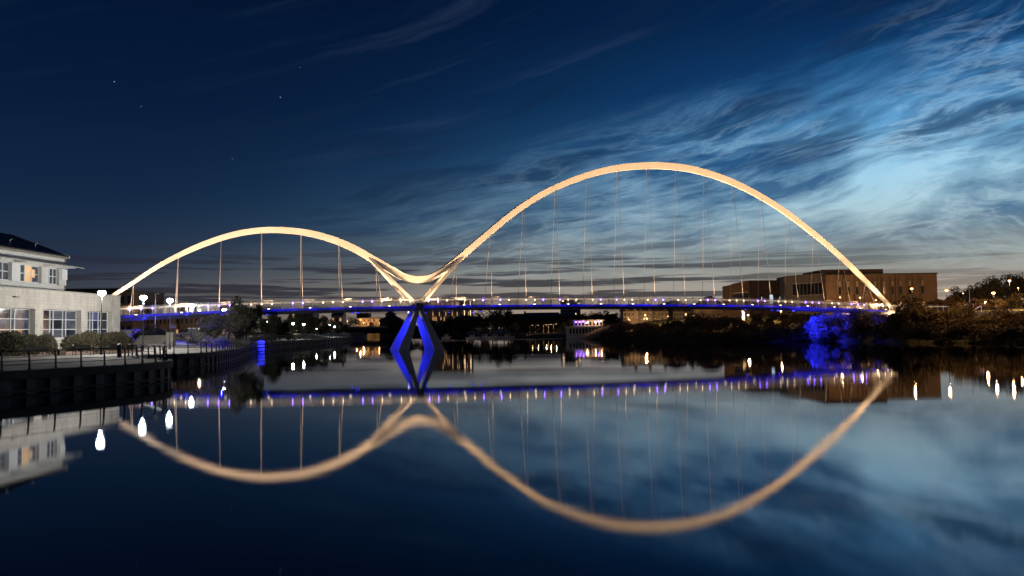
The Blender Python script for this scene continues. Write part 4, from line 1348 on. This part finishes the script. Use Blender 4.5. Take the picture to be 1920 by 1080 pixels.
# college-like building at the right: three volumes, each its own block
def fin_block(name, label, px0, px1, Y, depth, z0, z1, wall, n, seed, band=None, yaw=0):
    t_ = block(name, label, px0, px1, Y, depth, z0, z1, wall, roof=ROOFM, yaw=yaw)
    return t_
zt = z_of(527.5, 1420, 285)
g1 = block('grey_block', 'low dark block with a glazed corner, leftmost of the right-hand buildings', 1405.8, 1478, 285, 22, 6.4, zt, BRICK_D)
for k_, px in enumerate((1428, 1446, 1462)):
    x = ax_at(px, 285)
    part('window', MB().box(x - .5, x + .5, 284.9, 284.99, 11.2, 14.2), LITCOOL if k_ == 1 else GLASS, g1)
    if k_ != 1:
        part('lit_slit', MB().box(x - .12, x + .12, 284.86, 284.895, 12.6, 13.6), LITCOOL, g1)
# angled glazed corner
def wedge(t_, xa, ya, xb, yb, z0, z1a, z1b, wall, nwin, zw0, zw1):
    m_ = MB()
    m_.hexa([(xa, ya, z0), (xb, yb, z0), (xb, yb + 12, z0), (xa, ya + 12, z0)], [(xa, ya, z1a), (xb, yb, z1b), (xb, yb + 12, z1b), (xa, ya + 12, z1a)])
    part('wing_wall', m_, wall, t_)
    d = Vector((xb - xa, yb - ya, 0))
    L = d.length
    d.normalize()
    n_ = Vector((d.y, -d.x, 0))
    for k_ in range(nwin):
        c = Vector((xa, ya, 0)) + d * (L * (.12 + .8 * (k_ + .5) / nwin)) + n_ * .03
        for a_, b_ in zip(zw0, zw1):
            part('window', MB().obox((c.x, c.y), (d.x, d.y), (n_.x, n_.y), L * .8 / nwin * .72, .14, a_, b_), GLASS, t_)
    c = Vector((xa, ya, 0)) + d * (L * .53) + n_ * .05
    for a_, b_ in zip(zw0, zw1):
        part('window_sill', MB().obox((c.x, c.y), (d.x, d.y), (n_.x, n_.y), L * .84, .2, a_ - .3, a_ - .004), CONC, t_)
        part('window_head', MB().obox((c.x, c.y), (d.x, d.y), (n_.x, n_.y), L * .84, .2, b_ + .004, b_ + .3), CONC, t_)
wedge(g1, ax_at(1370.5, 300), 300, ax_at(1405.6, 284.8), 284.8, 3, z_of(534, 1371, 300), z_of(528, 1406, 285), BRICK_D, 7, (10.2,), (15.2,))
g2 = block('grey_block', 'taller glazed block in the middle of the right-hand buildings', 1497, 1548, 279, 20, 6.4, z_of(515, 1500, 268), BRICK_D)
wedge(g2, ax_at(1478.5, 276), 276, ax_at(1548, 264), 264, 3, z_of(517, 1479, 276), z_of(511, 1548, 264), GREYWALL, 8, (8.4, 13.6), (11.0, 17.2))
zt = z_of(514.5, 1650, 262)
rbk = block('brick_college', 'large orange-lit brick block with tall slit windows behind the right arch end', 1549, 1758, 262, 30, 6.4, zt, BRICK_O)
x0, x1 = ax_at(1549, 262), ax_at(1758, 262)
part('plant_room', MB().box(x0 + .5, ax_at(1668, 262), 266, 284, zt + .36, z_of(503, 1620, 262)), BRICK_D, rbk)
rr_ = random.Random(77)
for k_, px in enumerate((1574, 1590, 1606, 1623, 1640, 1657, 1673, 1688, 1705, 1729)):
    x = ax_at(px, 262)
    part('dark_brick_strip', MB().box(x - .9, x - .2, 261.93, 261.99, 9, zt - .6), BRICK_D, rbk)  # darker brick strip on the wall face
    w_ = part('window', MB().box(x - .15, x + .55, 261.9, 261.99, 13.2, 17.6), GLASS, rbk)
    part('pale_panel', MB().box(x - .12, x + .52, 261.86, 261.895, 15.6, 17.4), GREYWALL, rbk)
    part('lower_window', MB().box(x - .15, x + .55, 261.9, 261.99, 7.4, 10.6), GLASS if rr_.random() < .6 else LITWARM, rbk)
    if k_ in (0, 2, 4, 6, 8):
        part('pilaster', MB().box(x + 1.1, x + 1.6, 261.6, 261.99, 6, zt - .4), BRICK_O, rbk)
# lit entrance glazing
for k_ in range(5):
    px = 1583 + k_ * 9
    x = ax_at(px, 261)
    part('entrance_pane', MB().box(x - .6, x + .6, 261.4, 261.59, 6.7, 9.6), LITBRIGHT if k_ in (1, 3) else LITWARM, rbk)

# ================================================================ lamps of the town
def gz(x, y):
    return ground_z(x, y)
TOWN = [(651, 602, 480, 900, 'orange street lamp at the left end of the road bridge'), (657, 606.5, 470, 250, 'small orange lamp right of the leftmost road bridge lamp'), (668, 606.5, 474, 300, 'small orange lamp before the far house tree'),
        (675, 599.5, 490, 1500, 'bright double lamp left of the cream building'), (681.5, 605.5, 476, 900, 'orange lamp at the left foot of the cream building'), (711, 606, 474, 700, 'orange lamp at the right end of the cream building'),
        (678, 612.5, 470, 180, 'low lamp beneath the cream building by the bridge parapet'), (706, 612, 470, 220, 'low lamp at the right foot of the cream building')]
for px, py, Y, pw, lb in TOWN:
    x = ax_at(px, Y)
    street_lamp(x, Y, 4.0, z_of(py, px, Y), lb, L_WARM, pw * 3, SOD, 'street lamps of the far town', rad=.42 if pw > 400 else .25)
SODL = [(1710, 541, 181, 1700, .36, 'orange lamp before the right end of the brick building'), (1775, 544, 171, 1900, .36, 'orange lamp just right of the brick building'), (1863, 549, 163, 1900, .36, 'orange lamp on the wooded slope, lower of the two at far right'),
        (1894, 526, 222, 30000, .4, 'orange lamp highest on the wooded slope at far right')]
for px, py, Y, pw, rd, lb in SODL:
    x = ax_at(px, Y)
    street_lamp(x, Y, gz(x, Y), z_of(py, px, Y), lb, L_WARM, pw, SOD, 'orange street lamps on the right bank', rad=rd)
for px, py, Y, lb, pw in ((1806, 550, 250, 'small distant lamp between the brick building and the slope', 300), (1910, 540, 240, 'small lamp near the right edge behind the slope lamps', 900), (1847, 566, 190, 'small gooseneck lamp on the path below the slope', 3000),
                          (1575, 557.5, 255, 'wall-height lamp left of the brick block entrance', 700), (1612, 558, 252, 'lamp in front of the brick block entrance', 700), (1642, 562.5, 250, 'lamp beside the right arch foot', 700),
                          (1463, 583, 230, 'small lamp in the trees below the deck', 500), (1402, 590.5, 235, 'small lamp behind the bank bushes at the pale post', 700), (1391, 583, 240, 'upper small lamp behind the bank bushes', 500),
                          (1252, 593, 300, 'orange lamp in front of the third terraced house', 900), (1211, 596, 300, 'orange lamp in front of the second terraced house', 900), (1209, 590, 312, 'upper lamp by the second terraced house', 300), (1299, 592, 300, 'orange lamp beside the tall bank tree', 700)):
    x = ax_at(px, Y)
    street_lamp(x, Y, gz(x, Y), z_of(py, px, Y), lb, L_WARM, pw * (9 if px < 1550 else 2.0), SOD, 'small lamps of the right bank', rad=.22)
for k_, (px, py) in enumerate(((992, 610), (1003, 610), (1018, 609), (1027, 608.5), (1037, 607.5))):
    Y = 362
    x = ax_at(px, Y)
    street_lamp(x, Y, 1.6, z_of(py, px, Y), ('leftmost slim lamp of the row on the far quay', 'second slim lamp of the row on the far quay', 'middle slim lamp of the row on the far quay', 'fourth slim lamp of the row on the far quay', 'rightmost slim lamp of the row on the far quay')[k_],
                L_DIM, 160 if k_ > 1 else 60, SOD, 'slim lamps on the far quay', 'arm', WHITEWALL, .2)
# pale gatepost light and short stair by the right arch foot
single('lit_post', MB().box(ax_at(1393, 236) - .35, ax_at(1393, 236) + .35, 236, 236.5, 5, z_of(585, 1393, 236)), WHITEWALL, 'pale upright post lit by lamps behind the bank bushes', 'post')
hs = thing('stair_rail', (ax_at(1830, 200), 200, 6), 'pale sloping stair rail among the bushes at right', 'stair rail')
m_ = MB()
xa, xb = ax_at(1822, 200), ax_at(1839, 200)
part('rail', MB().tube([(xa, 200, z_of(583, 1822, 200)), (xb, 200, z_of(573, 1839, 200))], .10, 6), WHITEWALL, hs)
for px, py in ((1815, 570), (1824, 570), (1839, 573)):
    part('post', MB().tube([(ax_at(px, 200), 200, z_of(585, px, 200)), (ax_at(px, 200), 200, z_of(py, px, 200))], .07, 6), WHITEWALL, hs)
mp_ = thing('mast', (ax_at(1817, 210), 210, 6), 'slim tall mast between the bushes and the wooded slope', 'mast')
part('pole', MB().lathe((ax_at(1818, 210), 210, 6), [(.12, 0), (.05, z_of(530, 1818, 210) - 6)], 6), GREY_STEEL, mp_)
part('cross_arm', MB().box(ax_at(1818, 210) - .5, ax_at(1818, 210) + .5, 209.95, 210.05, z_of(536, 1818, 210), z_of(535, 1818, 210)), GREY_STEEL, mp_)

# ================================================================ far-bank landing, boats and boom
lq = thing('landing_quay', (ax_at(1030, 345), 345, 0), 'low lamp-lit landing quay on the far bank', 'quay')
part('edge', MB().box(ax_at(985, 352), ax_at(1068, 352), 349, 353, -1, 1.45), CREAM, lq)
for k_ in range(10):
    x = ax_at(952 + k_ * 4.2, 340)
    part('pile', MB().lathe((x, 340, -1), [(.18, 0), (.18, 2.6)], 6), BARK, lq)
for k_, (px, Y, Lb) in enumerate(((884, 338, 5), (896, 342, 4), (908, 344, 5), (919, 340, 4), (927, 345, 5), (938, 348, 6), (951, 350, 6), (812, 372, 4), (836, 368, 4))):
    x = ax_at(px, Y)
    t_ = thing('moored_boat', (x, Y, 0), 'small pale %s moored along the dark far bank, %s' % (('cabin boat', 'dinghy')[k_ % 2], ('first right of the pier', 'second right of the pier', 'third right of the pier', 'fourth right of the pier', 'fifth right of the pier', 'sixth right of the pier', 'nearest the landing piles', 'just right of the pier legs', 'below the fin-faced block')[k_]), 'boat', 'boats moored on the far bank')
    pr = [(-Lb / 2, .0), (-Lb / 2, .55), (Lb / 2 + .3, .7), (Lb / 2 - .5, .0)]
    part('hull', MB().sweep(None, [[(x + a_, Y - .8, b_) for a_, b_ in pr], [(x + a_, Y + .8, b_) for a_, b_ in pr]]), WHITEWALL, t_)
    if k_ % 2 == 0:
        part('cabin', MB().box(x - Lb * .2, x + Lb * .2, Y - .6, Y + .6, .66, 1.5), WHITEWALL, t_)
        part('cabin_window', MB().box(x - Lb * .15, x + Lb * .15, Y - .64, Y - .605, .95, 1.3), GLASS, t_)
    else:
        part('mast', MB().lathe((x, Y, .5), [(.05, 0), (.03, 3.2)], 5), GREY_STEEL, t_)
bm = thing('floating_boom', (ax_at(900, 281), 281, 0), 'thin pale floating boom across the river beyond the pier', 'boom')
for k_ in range(46):
    px = 770 + k_ * 6.2
    Y = 281 + k_ * .45
    x = ax_at(px, Y)
    part('float', MB().box(x, x + 1.0, Y - .1, Y + .1, -.1, .13), WHITEWALL, bm)

# ================================================================ trees of the banks
# far centre: dark mass behind the river
FAR = [(742, 598, 430, 7), (760, 600, 425, 7), (776, 603, 405, 6), (806, 600, 402, 6), (826, 601, 398, 5.5), (846, 598, 405, 6.5), (864, 590, 400, 6.5), (884, 588, 402, 7), (902, 582, 396, 8), (922, 580, 398, 8), (944, 575.5, 394, 7.5),
       (958, 583, 392, 6), (975, 593, 388, 6), (990, 597, 386, 6), (1010, 596, 392, 6), (1034, 597, 388, 6), (1056, 592, 380, 7), (1078, 589, 372, 6), (1096, 588, 370, 6), (1114, 585, 366, 6), (1134, 582, 352, 6), (1152, 586, 340, 6)]
FL = ['dark tree close left of the pier legs', 'dark tree behind the left pier legs', 'dark tree seen between the pier legs', 'low dark tree at the left foot of the fin-faced block', 'low dark tree below the fin-faced block', 'dark tree below the right half of the fin-faced block',
      'dark tree at the right foot of the fin-faced block', 'dark tree just right of the fin-faced block', 'dark tree on the rise towards the tallest centre tree', 'broad dark tree left of the tallest centre tree', 'tallest dark tree in the centre, touching the deck',
      'dark tree falling away right of the tallest centre tree', 'dark tree beneath the left house roof in the centre', 'dark tree left of the lit landing', 'dark tree above the lit landing', 'dark tree right above the slim lamps', 'dark tree left of the white pavilion',
      'dark tree behind the left end of the pavilion', 'dark tree behind the middle of the pavilion', 'dark tree behind the right end of the pavilion', 'dark tree right of the pavilion, rising to the terrace', 'dark tree at the foot of the left terraced house']
for k_, (px, py, Y, r) in enumerate(FAR):
    x = ax_at(px, Y)
    tree(x, Y, max(.8, gz(x, Y)), z_of(py, px, Y), r * .72, FL[k_], LEAF_D, k_, 'dark trees of the far bank', n=2400, low=.02, leaf=.75)
for k_, (px, py, Y, r) in enumerate(((908, 612, 360, 2.2), (962, 605, 358, 3.0), (1002, 612, 356, 2.4), (1044, 614, 352, 2.2), (1066, 602, 330, 3.2))):
    x = ax_at(px, Y)
    tree(x, Y, max(.8, gz(x, Y)), z_of(py, px, Y), r, ('small shrub among the moored boats', 'pale lamp-lit shrub at the left end of the landing', 'lamp-lit shrub under the slim lamps', 'low shrub beside the pavilion columns', 'grey leafy tree at the left end of the pavilion')[k_], LEAF_P, k_, 'lit shrubs of the far quay', 'shrub', n=1500, low=.05, leaf=.5, name='shrub')
# quay trees left of the pier
QT = [(508, 585, 205, 3.4), (524, 596, 215, 3.0), (540, 590, 262, 5), (560, 588, 268, 5), (582, 594, 275, 4.6), (602, 592, 296, 5), (622, 596, 330, 5), (640, 602, 350, 4), (655, 592, 460, 8), (700, 604, 475, 4)]
QL = ['leafy quay tree just right of the tall riverside tree', 'low quay tree left of the first lamp pair', 'quay tree behind the left lamp of the first pair', 'quay tree behind the right lamp of the first pair', 'quay tree between the two lamp pairs', 'dark quay tree left of the far lamp pair', 'quay tree around the far lamp pair',
      'small quay tree at the end of the left bank', 'rounded dark tree left of the cream building', 'low shrubs before the cream building']
for k_, (px, py, Y, r) in enumerate(QT):
    x = ax_at(px, Y)
    tree(x, Y, 1.6, z_of(py, px, Y), r * .8, QL[k_], LEAF_G, k_ + 1, 'trees of the left quay', n=2800, low=.12, leaf=.5)
for k_, (px, Y, zt) in enumerate(((488, 196, 3.4), (505, 200, 3.6), (520, 214, 3.7), (536, 225, 3.6), (553, 235, 3.4), (572, 250, 3.2))):
    x = ax_at(px, Y)
    tree(x, Y, 1.6, zt, 2.4, ('pale rounded shrub at the quay edge right of the blue column', 'low shrub, second along the quay edge', 'low shrub, third along the quay edge', 'low shrub, fourth along the quay edge', 'low shrub, fifth along the quay edge', 'last low shrub along the quay edge')[k_], LEAF_P if k_ == 0 else LEAF_G, k_, 'shrubs along the left quay', 'shrub', n=1500, low=0, leaf=.4, name='shrub')
# right bank
RB = [(1146, 606, 300, 6, 'dark bush sloping to the water right of the pavilion'), (1164, 601, 285, 6, 'dark bush at the left start of the right bank'), (1190, 600, 268, 6.5, 'rounded dark bank tree below the left terraced houses'),
      (1216, 606, 255, 5, 'olive lamp-lit bank bush below the second terraced house'), (1238, 602, 245, 5.5, 'dark bank tree below the third terraced house'), (1266, 600, 236, 6, 'rounded bank tree below the gap in the terrace'),
      (1290, 598, 228, 5.5, 'bank tree left of the tall pointed one'), (1312, 584, 232, 5.5, 'tall pointed bank tree below the dark gable'), (1340, 583, 224, 6.5, 'large dark bank tree below the hall wall'), (1366, 592, 220, 5.5, 'bank tree just left of the pale lit post'),
      (1404, 598, 214, 5, 'dark bank bush right of the pale lit post'), (1428, 588, 222, 5.5, 'bank tree below the low grey block'), (1456, 588, 222, 5.5, 'bank tree around the small lamp under the deck'), (1484, 584, 224, 5, 'bank tree behind the blue bushes, left'),
      (1518, 582, 226, 5, 'bank tree behind the blue bushes, right'), (1610, 579, 200, 4.2, 'brown lit bank tree right of the blue bush'), (1640, 584, 196, 4.0, 'brown lit bank tree left of the arch foot'), (1610, 604, 186, 3.6, 'low brown bush near the water right of the blue bush'),
      (1650, 606, 182, 3.6, 'low brown bush near the water under the arch foot'), (1700, 556, 178, 5.0, 'dark rounded tree right of the arch foot'), (1732, 566, 176, 4.6, 'dark tree before the right end of the brick block'), (1684, 582, 174, 3.8, 'dark bush low at the right of the arch foot'),
      (1768, 574, 176, 5.0, 'dark bushy tree below the second orange lamp'), (1800, 570, 172, 5.2, 'dark bushy tree left of the stair rail'), (1834, 592, 168, 5.0, 'dark bush below the stair rail'), (1868, 580, 170, 5.5, 'dark bush below the lower slope lamp'), (1905, 572, 168, 5.5, 'dark bush at the right edge above the water'),
      (1720, 604, 168, 4.5, 'low dark bush over the water right of the arch foot'), (1760, 608, 165, 4.5, 'low dark bush over the water, third from the right'), (1806, 610, 162, 4.5, 'low dark bush over the water, second from the right'), (1862, 612, 158, 4.8, 'low dark bush over the water at far right'), (1912, 610, 155, 4.5, 'low dark bush cut by the right edge of the view')]
for k_, (px, py, Y, r, lb) in enumerate(RB):
    x = ax_at(px, Y)
    tree(x, Y, max(.3, gz(x, Y) - .3), z_of(py, px, Y), r * .78, lb, LEAF_B, k_, 'trees of the right bank', n=4200, low=.0, leaf=.42)
for k_, (px, py, Y, r, lb) in enumerate(((1806, 536, 262, 5, 'leftmost tree on the skyline slope at right'), (1826, 536, 258, 5, 'skyline slope tree behind the mast'), (1846, 528, 262, 6, 'skyline slope tree left of the two lamps'), (1868, 521, 262, 6, 'skyline slope tree between the two lamps'), (1890, 515, 264, 6.5, 'skyline slope tree behind the highest lamp'), (1914, 511, 262, 6.5, 'skyline slope tree at the right edge'), (1935, 508, 262, 6.5, 'skyline slope tree cut off by the right edge'),
                                         (1858, 560, 235, 5, 'slope tree below the lower lamp'), (1885, 558, 240, 6, 'slope tree below the highest lamp'), (1912, 552, 236, 5.5, 'slope tree at the right edge below the skyline'), (1835, 560, 240, 4.5, 'pale lit slope shrub above the stair rail'), (1790, 553, 262, 4, 'small tree at the foot of the slope by the brick block'), (1770, 556, 258, 4, 'small tree at the corner of the brick block'))):
    x = ax_at(px, Y)
    tree(x, Y, gz(x, Y) - .2, z_of(py, px, Y), r * .8, lb, LEAF_D if py < 540 else LEAF_B, k_ + 2, 'trees on the slope at right', n=3400, low=.05, leaf=.5)
# scrub along the waterline of the right bank
for k_ in range(17):
    t0 = k_ / 16
    Y = 262 - 58 * t0 ** .8 if k_ < 9 else 0
    if k_ < 9:
        x = 29.5 + 16 * (k_ / 8) ** 1.3
        Y = 262 - 55 * (k_ / 8)
    else:
        x = 47.5 + (k_ - 9) * 3.1
        Y = 205.5 - (k_ - 9) * .75
    tree(x, Y, .25, 2.6 + 1.5 * ((k_ * 37) % 10) / 10, 2.6 + ((k_ * 53) % 7) * .12, 'low dark scrub at the right waterline, %s from the pavilion' % ('first second third fourth fifth sixth seventh eighth ninth tenth eleventh twelfth thirteenth fourteenth fifteenth sixteenth seventeenth'.split()[k_]),
         LEAF_B, k_ + 3, 'scrub along the right waterline', 'bush', n=1800, low=.0, leaf=.42, name='bush')
# bushes standing in the blue light
for k_, (px, py, Y, r, lb) in enumerate(((1536, 590, 195.6, 3.6, 'bright blue-lit bush under the right end of the deck'), (1572, 583, 196.0, 3.2, 'tall blue-lit tree touching the deck right of the brightest bush'), (1556, 604, 194.5, 3.0, 'low blue-lit bush at the foot of the tall blue tree'), (1508, 602, 202, 3.2, 'deep blue bush left of the brightest one'), (1586, 614, 193, 2.4, 'sparse violet-flecked bush right of the blue bushes'),
                                         (1450, 612, 205, 3.6, 'dim blue bush at the left of the blue pool'), (1474, 622, 203, 3.2, 'low dim blue bush near the water'), (1520, 630, 199, 3.0, 'low blue reeds at the waterline below the bright bush'), (1494, 632, 200.5, 2.8, 'low blue reeds at the waterline, left'), (1424, 630, 206, 3.0, 'faint blue-green scrub at the left end of the blue light'))):
    x = ax_at(px, Y)
    tree(x, Y, max(.15, gz(x, Y) - .5), z_of(py, px, Y), r, lb, LEAF_P, k_, 'blue-lit bushes on the right bank', 'bush', n=3600, low=.0, leaf=.36, name='bush')
